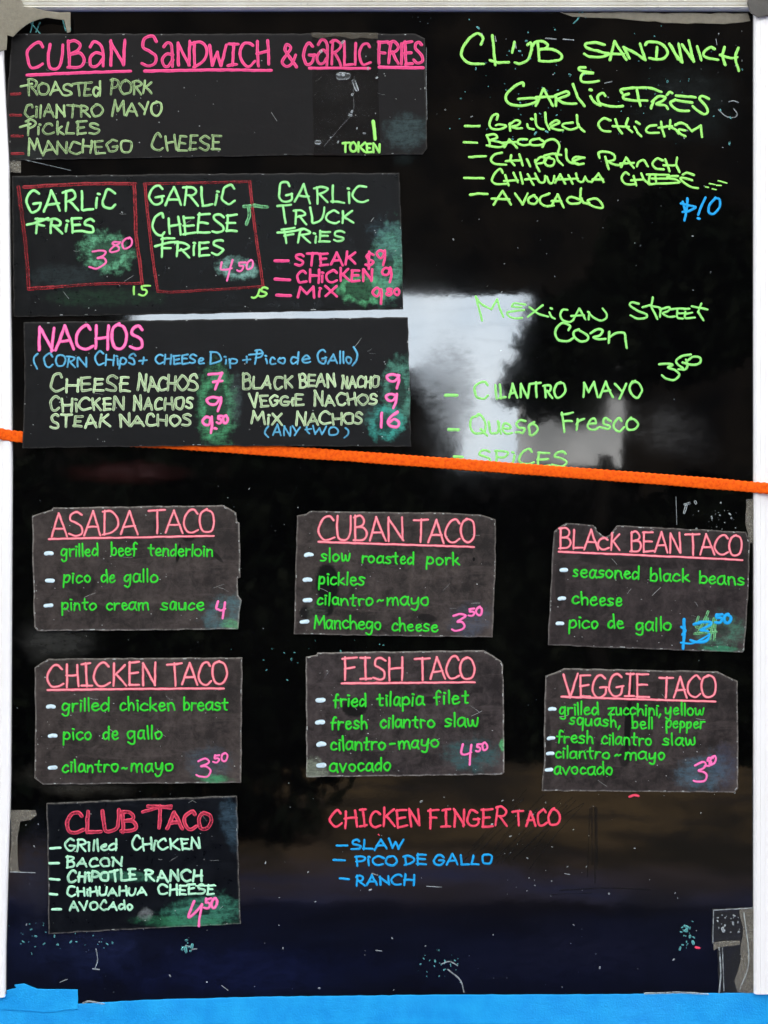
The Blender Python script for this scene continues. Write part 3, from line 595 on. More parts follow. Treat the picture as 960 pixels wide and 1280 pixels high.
# ------------------------------------------------------------------ menu cards
CG = 'small worn taco cards stuck on the board'
def card(name_mat, outline, label, base, specs, smudges=(), dark=(), h=.0035, tilt=(0, 0), group=None, bullets=(), bsize=(12, 5), edge_light=.5, mottled=.6, sheen=.45, seed=1, thick=.0022, rough_edge=.5):
    xs = [p[0] for p in outline]; ys = [p[1] for p in outline]
    org = ((min(xs)+max(xs))/2, max(ys))
    root = tag(empty('menu_card', (PX(org[0], h), -h, PZ(org[1], h)), (R(tilt[0]), 0, R(tilt[1]))), label, 'menu card', group)
    m = card_mat(name_mat, base, org, h, smudges, dark, edge_light, mottled, sheen)
    sheet('card_sheet', outline, org, h, m, root, thick=thick, seed=seed, rough_edge=rough_edge)
    lines(specs, root, org, h)
    I = Ink(); rw = random.Random(seed*7+1); x0, x1, y0, y1 = min(xs)+6, max(xs)-8, min(ys)+8, max(ys)-6
    for _ in range(34):
        I.ribbon([(lambda x, y: (x, y))(rw.uniform(x0, x1), y0+(y1-y0)*rw.random()**.6)], rw.choice((.5, .6, .8, 1.2)), rw.uniform(.4, 1))
    for _ in range(6):
        x, y, a, l = rw.uniform(x0+10, x1-15), rw.uniform(y0, y1), rw.uniform(-1, 1), rw.uniform(4, 16)
        I.ribbon([(x, y), (x+math.cos(a)*l*.5, y+math.sin(a)*l*.5+rw.uniform(-1, 1)), (min(x1, x+math.cos(a)*l), max(y0, min(y1, y+math.sin(a)*l)))], rw.uniform(.35, .6), rw.uniform(.3, .7))
    for p, q in zip(outline, outline[1:]):
        for _ in range(int(math.dist(p, q)/(26 if group else 70))+(1 if group else 0)):
            t = rw.random(); cx_ = (x0+x1)/2; cy_ = (y0+y1)/2; x = p[0]+(q[0]-p[0])*t; y = p[1]+(q[1]-p[1])*t; x += (1.2 if x < cx_ else -1.2); y += (1.2 if y < cy_ else -1.2)
            dx, dy = (q[0]-p[0]), (q[1]-p[1]); dl = math.hypot(dx, dy)+1e-6; l = rw.uniform(.5, 3.5)
            I.ribbon([(x-dx/dl*l*.5, y-dy/dl*l*.5), (x+dx/dl*l*.5, y+dy/dl*l*.5)], rw.uniform(.5, 1.1), rw.uniform(.4, 1))
    I.build('chipped_fleck', M['chip'], root, org, h, 0, kind='stuff', thick=.0002)
    for i, (bx, by) in enumerate(bullets):
        I = Ink(); I.ribbon([(bx-bsize[0]/2+bsize[1]/2, by+.4), (bx, by+rnd.uniform(-.5, .3)), (bx+bsize[0]/2-bsize[1]/2, by)], bsize[1], 1.0, 0)
        I.build('bullet', M['white_mark'], root, org, h, 0)
    return root, org

def crop(ox, oy, s):
    """readings taken on an enlarged view -> photo px"""
    P = lambda x, y: (ox+x/s, oy+y/s)
    def Wd(t, x0, y0, x1, y1, h, **k): return (t, ox+x0/s, oy+y0/s, ox+x1/s, oy+y1/s, h/s, k)
    def Ln(*pts): return [P(*p) for p in pts]
    return P, Wd, Ln
NEAT = dict(wob=.028, ink=(.95, 1.0), gap=.16)
LOW = dict(wob=.04, ink=(.92, 1.0), gap=.16)

# -- Cuban sandwich
S1 = dict(wob=.05, ink=(.75, 1.0))
F1 = dict(first=1.2, wob=.075, ink=(.5, .95))
r_, og = card('sheet_brown_black', [(15, 42), (519, 42), (531, 48), (534, 185), (528, 193), (390, 193.5), (12, 200), (9, 120)],
 'wide faded card headed Cuban Sandwich & Garlic Fries in pink, top left of the board', (15, 13, 13), [
 ('pink_hot', 3.9, 'pink heading CUBAN SANDWICH & GARLIC FRIES', [('CUB@N', 32, 86, 158, 82, 31, dict(gap=.2)), ('S', 176, 84, 199, 84, 40), ('@NDWICH', 201, 83, 339, 81, 28, dict(gap=.13)), ('&', 350, 83, 372, 83, 30), ('G@RL!C', 377, 81, 465, 80, 28, dict(gap=.14)), ('FR!ES', 471, 80, 530, 79, 28, dict(gap=.12))],
   [([(34, 94), (100, 91), (163, 89)],), ([(181, 89), (260, 87.5), (339, 88)],), ([(387, 85), (462, 85.5)],), ([(474, 84), (529, 85)],)], S1),
 ('green_dim', 2.8, 'faded green line ROASTED PORK', [('ROASTEd', 34, 119, 127, 119, 16, dict(gap=.1)), ('PORK', 137, 118, 190, 118, 16, dict(gap=.1))], [([(26, 108), (40, 105)],)], F1),
 ('green_dim', 2.8, 'faded green line CILANTRO MAYO', [('CilANTRO', 30, 147, 129, 146, 15), ('MAYO', 140, 145, 203, 143, 15)], [], F1),
 ('green_dim', 2.8, 'faded green line PICKLES', [('PiCkLES', 32, 168, 125, 168, 14)], [([(25, 159), (38, 155)],)], F1),
 ('green_dim', 2.8, 'faded green line MANCHEGO CHEESE', [('MANCHEGO', 35, 193, 166, 190, 15), ('CHEESE', 189, 188, 277, 187, 16)], [], F1),
 ('red_box', 3.2, 'dull red dashes', [], [([(14, 118), (25, 117)],), ([(13, 144), (26, 144)],), ([(15, 170), (28, 170)],), ([(15, 192), (29, 192)],)], F1),
 ], smudges=[(508, 165, 34, 28, 0, (90, 120, 120), .28, 0), (40, 196, 40, 16, 0, (60, 70, 66), .2, 0)], dark=[(430, 118, 46, 90, 0, .55)], edge_light=.08, mottled=.3, h=.0032, seed=2)

# -- garlic fries
P, Wd, Ln = crop(0, 0, 1)
FR = dict(first=1.2, wob=.075, ink=(.85, 1.0))
card('sheet_green_black', [(15, 220), (250, 217), (499, 216), (502, 290), (504, 386), (22, 396), (17, 395)],
 'dark card of Garlic Fries, Cheese Fries and Truck Fries with two red boxes', (8, 9, 10), [
 ('red_box', 4.2, 'dull red hand-drawn box around Garlic Fries', [], [([(30, 234), (80, 231), (130, 229.5), (169, 230)],), ([(23, 234), (30, 290), (34, 330), (36, 360)], 4.6, .6), ([(168, 230), (170, 290), (175, 330), (178, 355)],), ([(36, 361), (66, 359)], 4.8), ([(66, 359), (120, 355), (178, 354)], 3.4, .7)], FR),
 ('red_box', 3.6, 'dull red hand-drawn box around Garlic Cheese Fries', [], [([(180, 230), (250, 228.5), (313, 227)], 3.2, .75), ([(181, 230), (187, 290), (192, 330), (197, 363)],), ([(312, 227), (318, 280), (325, 330), (329, 358)],), ([(197, 364), (215, 365), (270, 362), (329, 358)], 3.2, .7)], FR),
 ('green_fries', 3.5, 'mint green words GARLIC FRIES', [('GARLiC', 32, 264, 145, 260, 24), ('FRiES', 44, 291, 120, 289, 17)], [([(34, 281), (46, 278), (60, 273)],)], FR),
 ('green_fries', 3.3, 'mint green words GARLIC CHEESE FRIES', [('GARLiC', 186, 257, 295, 256, 22), ('CHEESE', 190, 293, 297, 290, 22), ('FRiES', 200, 321, 281, 318, 18)], [([(194, 308), (208, 304), (222, 302)],)], FR),
 ('green_fries', 3.1, 'mint green words GARLIC TRUCK FRIES', [('GARLiC', 346, 253.5, 460, 253.5, 20), ('TRUCK', 345, 280, 443, 278, 17), ('FRiES', 353, 303, 431, 302, 14)], [([(347, 291), (360, 290), (378, 287)],)], FR),
 ('pink_price', 2.6, 'pink price 3 80', [('3', 112, 335, 132, 335, 24, dict(slant=.1)), ('80', 134, 315, 164, 309, 13, dict(slant=.3))], [], dict(wob=.07, ink=(.7, .9))),
 ('green_neon', 2.8, 'green initials reading 15', [('1', 165, 368, 170, 368, 9), ('5', 172, 369, 185, 369, 12, dict(slant=.2))], [], FR),
 ('pink_price', 2.6, 'pink price 4 50', [('4', 273, 350, 289, 350, 23, dict(slant=.1)), ('50', 294, 339, 316, 334, 12, dict(slant=.25))], [], FR),
 ('green_neon', 2.8, 'green initials JS', [('J', 313, 373, 323, 373, 10, dict(slant=.3)), ('S', 321, 371, 334, 369, 12, dict(slant=.3))], [], FR),
 ('pink_hot', 3.3, 'pink line STEAK $9', [('STEAK', 368, 332, 445, 330, 15), ('$9', 455, 333, 483, 331, 18)], [([(344, 326), (360, 326)], 4)], dict(wob=.05, ink=(1, 1))),
 ('pink_hot', 3.3, 'pink line CHICKEN 9', [('CHiCKEN', 370, 353, 467, 351, 15), ('9', 476, 353, 491, 353, 18)], [([(344, 349), (362, 350)], 4)], dict(wob=.05, ink=(1, 1))),
 ('pink_hot', 3.3, 'pink line MIX 9 80', [('MiX', 372, 372, 423, 370, 13), ('9', 465, 380, 479, 380, 21), ('80', 481, 369, 501, 368, 8)], [([(346, 369), (363, 369.5)], 4)], dict(wob=.05, ink=(1, 1))),
 ('green_ghost', 4.5, 'smeared pale green mark', [], [([(305, 258), (318, 257), (334, 259)],), ([(310, 258), (312, 268), (308, 280)],)], FR),
 ], smudges=[(133, 316, 40, 29, 20, (105, 180, 135), 1.0, .62), (296, 336, 30, 17, 8, (130, 180, 165), 1.0, .5), (80, 345, 60, 18, 0, (60, 75, 75), .3, 0), (485, 330, 27, 60, 4, (90, 160, 130), .8, .3), (452, 362, 38, 22, 5, (95, 185, 125), 1.0, .72), (490, 300, 40, 26, 40, (80, 110, 120), .35, 0), (130, 372, 90, 14, 0, (40, 75, 50), .35, 0)],
 edge_light=.08, mottled=.35, sheen=.35, h=.0034, seed=3)

# -- nachos (its lower edge rides over the cord)
NA = dict(first=1.2, wob=.075, ink=(.6, 1.0))
BL = dict(first=1.2, wob=.075, ink=(.8, 1.0))
PR = dict(wob=.05, ink=(1, 1))
card('sheet_grey_black', [(28, 402), (270, 398), (510, 395.5), (512, 470), (514, 558), (250, 557), (28, 560), (30, 480)],
 'dark Nachos card with two columns of prices, hung over the orange cord', (13, 13, 14), [
 ('pink_price', 4.2, 'pink heading NACHOS', [('NACHOS', 45, 437, 180, 435, 30, dict(gap=.12))], [], PR),
 ('blue_soft', 2.6, 'blue line (CORN CHIPS + CHEESE DIP + PICO DE GALLO)', [('(', 41, 458, 48, 458, 18), ('CORN', 53, 458, 109, 457, 13), ('CHipS', 117, 456, 170, 455, 13), ('+', 171, 456, 185, 456, 13), ('CHEESe', 193, 455, 255, 454, 11), ('Dip', 261, 454, 297, 454, 11), ('+', 302, 454, 314, 454, 12), ('Pico', 317, 454, 358, 454, 12), ('de', 361, 454, 388, 453, 13), ('GAllo', 396, 454, 440, 453, 13), (')', 440, 456, 448, 456, 19)], [([(311, 443), (328, 441)],)], BL),
 ('green_nacho', 3.3, 'pale green line CHEESE NACHOS', [('CHEESE', 61, 488.5, 162, 488, 17), ('NACHOS', 170, 488, 248, 487, 17, dict(gap=.1))], [], NA),
 ('green_nacho', 3.3, 'pale green line CHICKEN NACHOS', [('CHiCKEN', 61, 513.5, 156, 512, 15), ('NACHOS', 166, 511.5, 242, 511, 14)], [], NA),
 ('green_nacho', 3.3, 'pale green line STEAK NACHOS', [('STEAK', 61, 534.5, 138, 532.5, 14), ('NACHOS', 148, 533, 240, 531, 13)], [], NA),
 ('pink_price', 3.8, 'pink prices 7, 9 and 9.50', [('7', 259, 486, 280, 486, 18), ('9', 256, 513, 278, 513, 18), ('9', 251, 541, 267, 541, 21), ('.', 267, 536, 270, 536, 12), ('50', 270, 529, 286, 528, 9)], [], PR),
 ('green_nacho', 3.1, 'pale green line BLACK BEAN NACHO', [('BLACK', 302, 486, 366, 485, 15), ('BEAN', 373, 483, 420, 483, 14), ('NACHO', 426, 484, 475, 483, 13)], [], NA),
 ('green_nacho', 3.1, 'pale green line VEGGIE NACHOS', [('VEGGiE', 311, 508, 380, 506, 12), ('NACHOS', 392, 507, 472, 505, 14)], [], NA),
 ('green_nacho', 3.1, 'pale green line MIX NACHOS', [('MiX', 313, 530.5, 354, 530, 13), ('NACHOS', 370, 531, 455, 529, 14)], [], NA),
 ('blue_soft', 2.4, 'blue note (ANY TWO)', [('(', 331, 546, 337, 546, 12), ('ANY', 341, 544, 375, 544, 10), ('tWO', 380, 543, 424, 543, 10), (')', 429, 546, 436, 546, 12)], [], BL),
 ('pink_price', 3.8, 'pink prices 9, 9 and 16', [('9', 481, 485, 501, 485, 19), ('9', 479, 510, 498, 510, 19), ('16', 474, 534, 500, 534, 17)], [], PR),
 ], smudges=[(270, 508, 29, 64, 0, (75, 155, 105), 1.0, .6), (497, 490, 24, 54, 0, (80, 140, 120), .95, .55), (482, 528, 29, 27, 0, (60, 160, 145), 1.0, .58), (293, 500, 12, 40, 0, (80, 95, 95), .4, 0), (460, 515, 16, 25, 0, (70, 85, 80), .3, 0)],
 edge_light=.08, mottled=.3, sheen=.4, h=.0095, tilt=(-2.4, 0), seed=4, thick=.0018)

# -- asada
P, Wd, Ln = crop(20, 610, 3.2)
TB = (60, 54, 51)
card('sheet_asada', [P(*q) for q in ((65, 112), (110, 96), (140, 88), (150, 78), (480, 74), (825, 68), (880, 98), (884, 134), (893, 140), (897, 250), (897, 358), (886, 362), (888, 430), (902, 450), (893, 500), (888, 565), (85, 572), (74, 556), (68, 330))],
 'worn card headed ASADA TACO with chipped right edge, price 4', TB, [
 ('pink_pale', 3.0, 'pale pink heading ASADA TACO underlined', [Wd('ASADA', 138, 193, 492, 186, 94, gap=.1), Wd('TACO', 528, 180, 797, 178, 90, gap=.06)], [(Ln((133, 204), (460, 198), (790, 192)),)], NEAT),
 ('green_pure', 2.5, 'green line grilled beef tenderloin', [Wd('grilled', 178, 272, 332, 271, 46), Wd('beef', 378, 270, 486, 270, 46), Wd('tenderloin', 528, 270, 790, 272, 46)], [], LOW),
 ('green_pure', 2.5, 'green line pico de gallo', [Wd('pico', 188, 379, 302, 377, 46), Wd('de', 337, 378, 398, 378, 46), Wd('gallo', 430, 376, 571, 375, 48)], [], LOW),
 ('green_pure', 2.5, 'green line pinto cream sauce', [Wd('pinto', 180, 488, 324, 486, 46), Wd('cream', 360, 487, 531, 486, 46), Wd('sauce', 577, 488, 753, 487, 46)], [], LOW),
 ('pink_price', 3.2, 'pink price 4', [Wd('4', 795, 520, 840, 520, 68)], [], PR),
 ], smudges=[(*P(830, 500), 36, 26, -30, (80, 120, 125), .6, .3), (*P(860, 545), 16, 8, 0, (90, 170, 110), .7, 0)], dark=[(*P(650, 260), 3, 14, 10, .9), (*P(800, 270), 14, 3, 45, .7), (*P(690, 200), 9, 5, 0, .7), (*P(280, 390), 12, 18, 20, .45)],
 bullets=[P(132, 261), P(136, 370), P(130, 470)], group=CG, edge_light=.55, seed=5, tilt=(.3, .2))

P, Wd, Ln = crop(350, 610, 3.2)
card('sheet_cuban', [P(*q) for q in ((68, 110), (105, 103), (122, 91), (455, 97), (640, 98), (800, 106), (835, 116), (862, 126), (863, 300), (850, 597), (450, 592), (55, 585), (62, 350))],
 'worn card headed CUBAN TACO with a black peeled patch behind its list', TB, [
 ('pink_pale', 3.1, 'pale pink heading CUBAN TACO underlined', [Wd('CUBAN', 150, 208, 498, 214, 95, gap=.12), Wd('TACO', 530, 217, 782, 218, 92, gap=.06)], [(Ln((155, 215), (460, 226), (775, 236)),)], NEAT),
 ('green_pure', 2.6, 'green line slow roasted pork', [Wd('slow', 162, 292, 283, 294, 48), Wd('roasted', 325, 299, 540, 304, 46), Wd('pork', 582, 305, 718, 307, 46)], [], LOW),
 ('green_pure', 2.6, 'green line pickles', [Wd('pickles', 152, 385, 342, 388, 46)], [], LOW),
 ('green_pure', 2.6, 'green line cilantro mayo', [Wd('cilantro', 147, 467, 376, 471, 46), Wd('~', 388, 468, 416, 468, 46), Wd('mayo', 425, 469, 598, 469, 50)], [], LOW),
 ('green_pure', 2.6, 'green line Manchego cheese', [Wd('Manchego', 136, 560, 406, 566, 50, gap=.12), Wd('cheese', 445, 571, 634, 575, 46)], [], LOW),
 ('pink_price', 3.0, 'pink price 3 50', [Wd('3', 683, 572, 740, 572, 68, slant=.1), Wd('50', 750, 512, 812, 502, 30)], [], PR),
 ], smudges=[(*P(760, 530), 34, 26, -20, (75, 85, 100), .55, 0), (*P(150, 500), 16, 20, 0, (90, 95, 85), .4, 0)], dark=[(*P(190, 385), 17, 31, 0, 1.0), (*P(175, 480), 15, 14, 0, .95), (*P(110, 500), 12, 9, 0, .9), (*P(590, 520), 14, 6, 10, .7), (*P(775, 285), 2, 3, 0, 1)],
 bullets=[P(115, 267), P(110, 367), P(110, 448), P(98, 534)], group=CG, edge_light=.3, mottled=.7, seed=6, tilt=(.2, -.2))

P, Wd, Ln = crop(670, 610, 3.31)
card('sheet_bean', [P(*q) for q in ((75, 180), (95, 162), (125, 145), (200, 150), (238, 154), (252, 178), (272, 196), (288, 202), (308, 192), (322, 172), (335, 155), (600, 168), (868, 182), (884, 225), (880, 400), (862, 670), (855, 680), (450, 666), (50, 650), (60, 420))],
 'worn card headed BLACK BEAN TACO with a bite torn out of its top edge', (52, 46, 45), [
 ('pink_pale', 3.0, 'pale pink heading BLACK BEAN TACO underlined', [Wd('BLA', 93, 250, 262, 253, 80, gap=.1), Wd('C', 253, 255, 303, 255, 50), Wd('K', 306, 256, 350, 258, 70), Wd('BEAN', 388, 262, 602, 272, 82, gap=.1), Wd('TACO', 615, 276, 854, 279, 82, gap=.05)], [(Ln((95, 264), (470, 280), (852, 298)),)], NEAT),
 ('green_pure', 2.7, 'green line seasoned black beans', [Wd('seasoned', 150, 368, 430, 377, 50), Wd('black', 470, 383, 634, 388, 48), Wd('beans', 672, 394, 864, 403, 50)], [], LOW),
 ('green_pure', 2.7, 'green line cheese', [Wd('cheese', 147, 480, 358, 488, 50)], [], LOW),
 ('green_pure', 2.7, 'green line pico de gallo', [Wd('pico', 133, 578, 259, 582, 50), Wd('de', 295, 581, 364, 583, 50), Wd('gallo', 410, 588, 564, 590, 50)], [], LOW),
 ('green_ghost', 3.0, 'ghosted green price under the blue one', [Wd('4', 655, 625, 740, 625, 90), Wd('1', 690, 600, 720, 560, 60)], [], LOW),
 ('green_ghost', 3.2, 'green slash through the blue price', [], [(Ln((712, 512), (690, 560), (668, 602)),), (Ln((742, 540), (738, 628)),), (Ln((655, 603), (745, 596)),)], LOW),
 ('blue_deep', 4.2, 'blue price 3 50 with a bold dollar stroke', [Wd('3', 640, 640, 722, 630, 85, slant=.12), Wd('50', 735, 556, 810, 556, 32)], [(Ln((612, 545), (613, 600), (608, 662)), 4.6), (Ln((602, 575), (618, 590), (606, 606)), 3.6), (Ln((600, 640), (650, 642), (712, 610)), 2.6)], PR),
 ], smudges=[(*P(760, 590), 40, 26, 0, (80, 140, 115), .55, .4), (*P(760, 665), 36, 5, 3, (60, 150, 110), .7, 0)], dark=[(*P(300, 300), 40, 8, 5, .4), (*P(100, 400), 8, 30, 0, .5)],
 bullets=[P(115, 339), P(107, 457), P(99, 560)], bsize=(10.5, 5), group=CG, edge_light=.3, seed=7, tilt=(.3, -.3))

P, Wd, Ln = crop(20, 800, 3.2)
card('sheet_chicken', [P(*q) for q in ((75, 110), (100, 92), (130, 75), (520, 72), (905, 70), (903, 330), (900, 572), (500, 575), (108, 578), (74, 552), (78, 330))],
 'worn card headed CHICKEN TACO, clean straight edges, price 3 50', TB, [
 ('pink_pale', 3.3, 'pale pink heading CHICKEN TACO underlined', [Wd('CHICKEN', 123, 188, 564, 180, 90, gap=.12), Wd('TACO', 602, 180, 847, 176, 86, gap=.05)], [(Ln((128, 200), (480, 196), (830, 194)),)], NEAT),
 ('green_pure', 2.6, 'green line grilled chicken breast', [Wd('grilled', 182, 284, 376, 282, 48), Wd('chicken', 413, 282, 636, 281, 48), Wd('breast', 668, 280, 850, 280, 48)], [], LOW),
 ('green_pure', 2.6, 'green line pico de gallo', [Wd('pico', 187, 398, 306, 396, 46), Wd('de', 345, 397, 411, 396, 48), Wd('gallo', 443, 396, 587, 395, 48)], [], LOW),
 ('green_pure', 2.6, 'green line cilantro mayo', [Wd('cilantro', 183, 528, 413, 526, 48), Wd('~', 422, 526, 446, 526, 40), Wd('mayo', 455, 526, 632, 524, 50)], [], LOW),
 ('pink_price', 2.7, 'pink price 3 50', [Wd('3', 716, 548, 776, 548, 70, slant=.05), Wd('50', 785, 490, 850, 478, 30)], [], PR),
 ], smudges=[(*P(770, 490), 36, 26, 0, (70, 85, 95), .6, 0), (*P(790, 555), 28, 7, 3, (70, 150, 100), .85, 0)], dark=[(*P(560, 340), 10, 8, 0, .4)],
 bullets=[P(140, 266), P(147, 382), P(147, 510)], group=CG, edge_light=.4, seed=8, tilt=(.3, .2))

P, Wd, Ln = crop(350, 800, 3.2)
card('sheet_fish', [P(*q) for q in ((103, 68), (145, 60), (150, 51), (500, 46), (815, 42), (850, 62), (885, 85), (892, 100), (897, 300), (897, 530), (888, 538), (500, 544), (105, 548), (105, 300))],
 'worn card headed FISH TACO with whitish lower left corner, price 4 50', (58, 52, 51), [
 ('pink_pale', 3.2, 'pale pink heading FISH TACO underlined', [Wd('FISH', 248, 159, 497, 158, 90, gap=.12), Wd('TACO', 535, 158, 782, 153, 86, gap=.05)], [(Ln((248, 174), (500, 172), (778, 169)),)], NEAT),
 ('green_pure', 2.8, 'green line fried tilapia filet', [Wd('fried', 211, 266, 346, 264, 48), Wd('tilapia', 385, 264, 578, 258, 50), Wd('filet', 613, 256, 757, 253, 50)], [], LOW),
 ('green_pure', 2.8, 'green line fresh cilantro slaw', [Wd('fresh', 200, 356, 350, 354, 48), Wd('cilantro', 400, 352, 621, 348, 48), Wd('slaw', 657, 346, 795, 344, 50)], [], LOW),
 ('green_pure', 2.8, 'green line cilantro mayo', [Wd('cilantro', 200, 439, 426, 437, 48), Wd('-', 436, 437, 462, 437, 48), Wd('mayo', 470, 434, 637, 427, 50)], [], LOW),
 ('green_pure', 2.8, 'green line avocado', [Wd('avocado', 197, 526, 447, 522, 50)], [], LOW),
 ('pink_price', 3.0, 'pink price 4 50', [Wd('4', 720, 498, 772, 498, 82), Wd('50', 782, 447, 832, 438, 32)], [], PR),
 ], smudges=[(*P(770, 460), 42, 26, 0, (50, 95, 95), .7, .2), (*P(135, 520), 22, 20, 40, (140, 150, 130), .7, 0), (*P(890, 420), 5, 10, 0, (90, 200, 120), .8, 0)], dark=[(*P(300, 270), 18, 14, 0, .9), (*P(600, 240), 8, 6, 0, .7)],
 bullets=[P(162, 240), P(160, 329), P(165, 417), P(165, 501)], bsize=(12.5, 6), group=CG, edge_light=.6, mottled=.7, seed=9, tilt=(-.2, .1))

P, Wd, Ln = crop(660, 820, 3.2)
card('sheet_veggie', [P(*q) for q in ((70, 80), (110, 66), (145, 50), (450, 56), (760, 62), (790, 78), (838, 100), (840, 300), (840, 530), (825, 546), (430, 543), (56, 540), (66, 400), (64, 300))],
 'worn card headed VEGGIE TACO with five crowded green lines and a dark crack', (56, 50, 48), [
 ('pink_pale', 3.1, 'pale pink heading VEGGIE TACO underlined', [Wd('VEGGIE', 138, 165, 487, 163, 88, gap=.1), Wd('TACO', 520, 165, 754, 164, 82, gap=.05)], [(Ln((135, 163), (440, 173), (748, 182)),)], NEAT),
 ('green_pure', 2.6, 'green line grilled zucchini, yellow', [Wd('grilled', 123, 232, 284, 234, 46), Wd('zucchini,', 317, 234, 535, 236, 44), Wd('yellow', 545, 235, 706, 236, 46)], [], LOW),
 ('green_pure', 2.6, 'green line squash, bell pepper', [Wd('squash,', 163, 274, 370, 284, 44), Wd('bell', 413, 290, 502, 290, 44), Wd('pepper', 548, 287, 710, 290, 44)], [], LOW),
 ('green_pure', 2.6, 'green line fresh cilantro slaw', [Wd('fresh', 113, 346, 262, 350, 46), Wd('cilantro', 292, 353, 496, 357, 46), Wd('slaw', 535, 356, 670, 357, 46)], [], LOW),
 ('green_pure', 2.6, 'green line cilantro mayo', [Wd('cilantro', 107, 408, 330, 412, 44), Wd('~', 345, 412, 373, 412, 44), Wd('mayo', 385, 414, 550, 416, 46)], [], LOW),
 ('green_pure', 2.6, 'green line avocado', [Wd('avocado', 102, 471, 340, 474, 46)], [], LOW),
 ('pink_price', 3.0, 'pink price 3 50', [Wd('3', 658, 505, 714, 500, 74, slant=.1), Wd('50', 703, 440, 748, 426, 32, slant=.3, gap=-.15)], [], PR),
 ], smudges=[(*P(700, 465), 42, 28, -15, (75, 105, 120), .65, .2), (*P(790, 440), 20, 36, 0, (70, 75, 95), .4, 0)], dark=[(*P(412, 120), 2.5, 20, 0, .9), (*P(400, 270), 5, 38, 4, 1.0), (*P(385, 400), 8, 16, 0, .7), (*P(80, 350), 5, 40, 0, .5), (*P(700, 176), 22, 2.5, 0, .6)],
 bullets=[P(97, 212), P(92, 328), P(89, 390), P(84, 455)], bsize=(10.5, 4.6), group=CG, edge_light=.45, mottled=.65, seed=10, tilt=(.2, -.2))

P, Wd, Ln = crop(0, 980, 3.0)
CT = dict(first=1.2, wob=.075, ink=(.75, 1.0))
card('sheet_club', [P(*q) for q in ((175, 72), (500, 58), (888, 45), (894, 280), (903, 525), (540, 543), (182, 562), (180, 300))],
 'blue-black card headed CLUB TACO in rubbed red, lowest at the left', (10, 13, 18), [
 ('pink_red', 5.0, 'rubbed red heading CLUB TACO', [Wd('CLUB', 243, 181, 517, 176, 80, gap=.12), Wd('T', 550, 165, 640, 165, 78), Wd('ACO', 620, 165, 797, 168, 62, gap=.12)], [(Ln((535, 104), (580, 92), (642, 82)), 4)], dict(wob=.05, ink=(.7, .95))),
 ('mint', 2.9, 'mint line Grilled Chicken', [Wd('GRilled', 243, 251, 443, 248, 38), Wd('CHiCKEN', 490, 246, 752, 243, 42)], [(Ln((190, 241), (226, 239)), 3.4)], CT),
 ('mint', 2.9, 'mint line BACON', [Wd('BACON', 247, 311, 461, 306, 33)], [(Ln((187, 297), (220, 297)), 3.4)], CT),
 ('mint', 3.4, 'mint line Chipotle Ranch', [Wd('CHiPOTLE', 250, 367, 512, 360, 36), Wd('RANCH', 540, 363, 764, 363, 36)], [(Ln((188, 356), (222, 358)), 3.4)], CT),
 ('mint', 3.0, 'mint line Chihuahua Cheese', [Wd('CHiHUAHUA', 247, 419, 554, 415, 28), Wd('CHEESE', 590, 415, 806, 413, 35)], [(Ln((188, 412), (213, 415)), 3.4), (Ln((735, 382), (808, 381)), 2)], CT),
 ('mint', 2.9, 'mint line Avocado', [Wd('AVOCAdo', 257, 474, 500, 470, 32)], [(Ln((197, 470), (228, 470)), 3.4)], CT),
 ('pink_price', 3.6, 'pink price 4 50', [Wd('50', 762, 468, 816, 464, 38, slant=.1)], [(Ln((728, 440), (706, 500), (736, 478), (756, 455)), 3.4), (Ln((758, 452), (748, 500), (745, 532)), 3.4)], PR),
 ], smudges=[(*P(760, 480), 60, 26, -8, (70, 140, 115), .75, .2), (*P(545, 490), 11, 11, 0, (120, 125, 125), .7, 0), (*P(870, 150), 18, 42, -15, (70, 95, 110), .5, 0), (*P(700, 520), 80, 10, 3, (55, 130, 90), .6, 0), (*P(460, 345), 60, 8, 4, (70, 140, 110), .5, 0)],
 edge_light=.3, mottled=.35, sheen=.35, seed=11, tilt=(.2, .1))

# ------------------------------------------------------------------ orange cord
N = NT('orange_cord_fibre', rough=.75, spec=.15)
c = N.mix(N.mapr(N.noise(260, 3, .6), .35, .7), (1.0, .145, .003, 1), (.78, .07, .002, 1)); N.l.new(c, N.b.inputs['Base Color']); MO = N.m
cord_px = [(-40, 537), (-10, 540), (28, 546.5), (110, 549.5), (190, 553), (270, 558.5), (340, 563.5), (430, 570), (513, 576), (600, 582.5), (700, 590), (800, 597.5), (900, 605.5), (960, 611), (1010, 615)]
cord = tag(empty('cord', (0, -.005, PZ(575))), 'orange braided cord stretched across the black board below the nachos', 'cord')
path = catmull(cord_px, 1.3); V = []; F = []; NS = 20; L = 0
for i, p in enumerate(path):
    a = path[max(0, i-1)]; b = path[min(len(path)-1, i+1)]; t = Vector((b[0]-a[0], b[1]-a[1])).normalized(); nr = Vector((-t.y, t.x))
    if i: L += math.dist(p, path[i-1])
    edge = max(0, (abs(p[0]-475)-452)/60)             # rises over the frame rails at both ends
    lift = 1.0+9.0*min(1, edge*2.2)
    wob = .25*mnoise.noise(Vector((L*.03, 1, 2)))
    tw = 6.7+.35*mnoise.noise(Vector((L*.02, 5, 2)))
    for j in range(NS):
        th = 2*math.pi*j/NS
        br = abs(math.sin(th*2.5+L*.42))*.5+abs(math.sin(th*2.5-L*.42))*.5
        r = 1+.2*(br-.5)
        u = math.cos(th)*tw*r+wob; hgt = math.copysign(abs(math.sin(th))**.45, math.sin(th))*1.35*r
        V.append(((p[0]+nr.x*u-480)*.001, -(hgt+lift-1)*.001, (575-p[1]-nr.y*u)*.001))
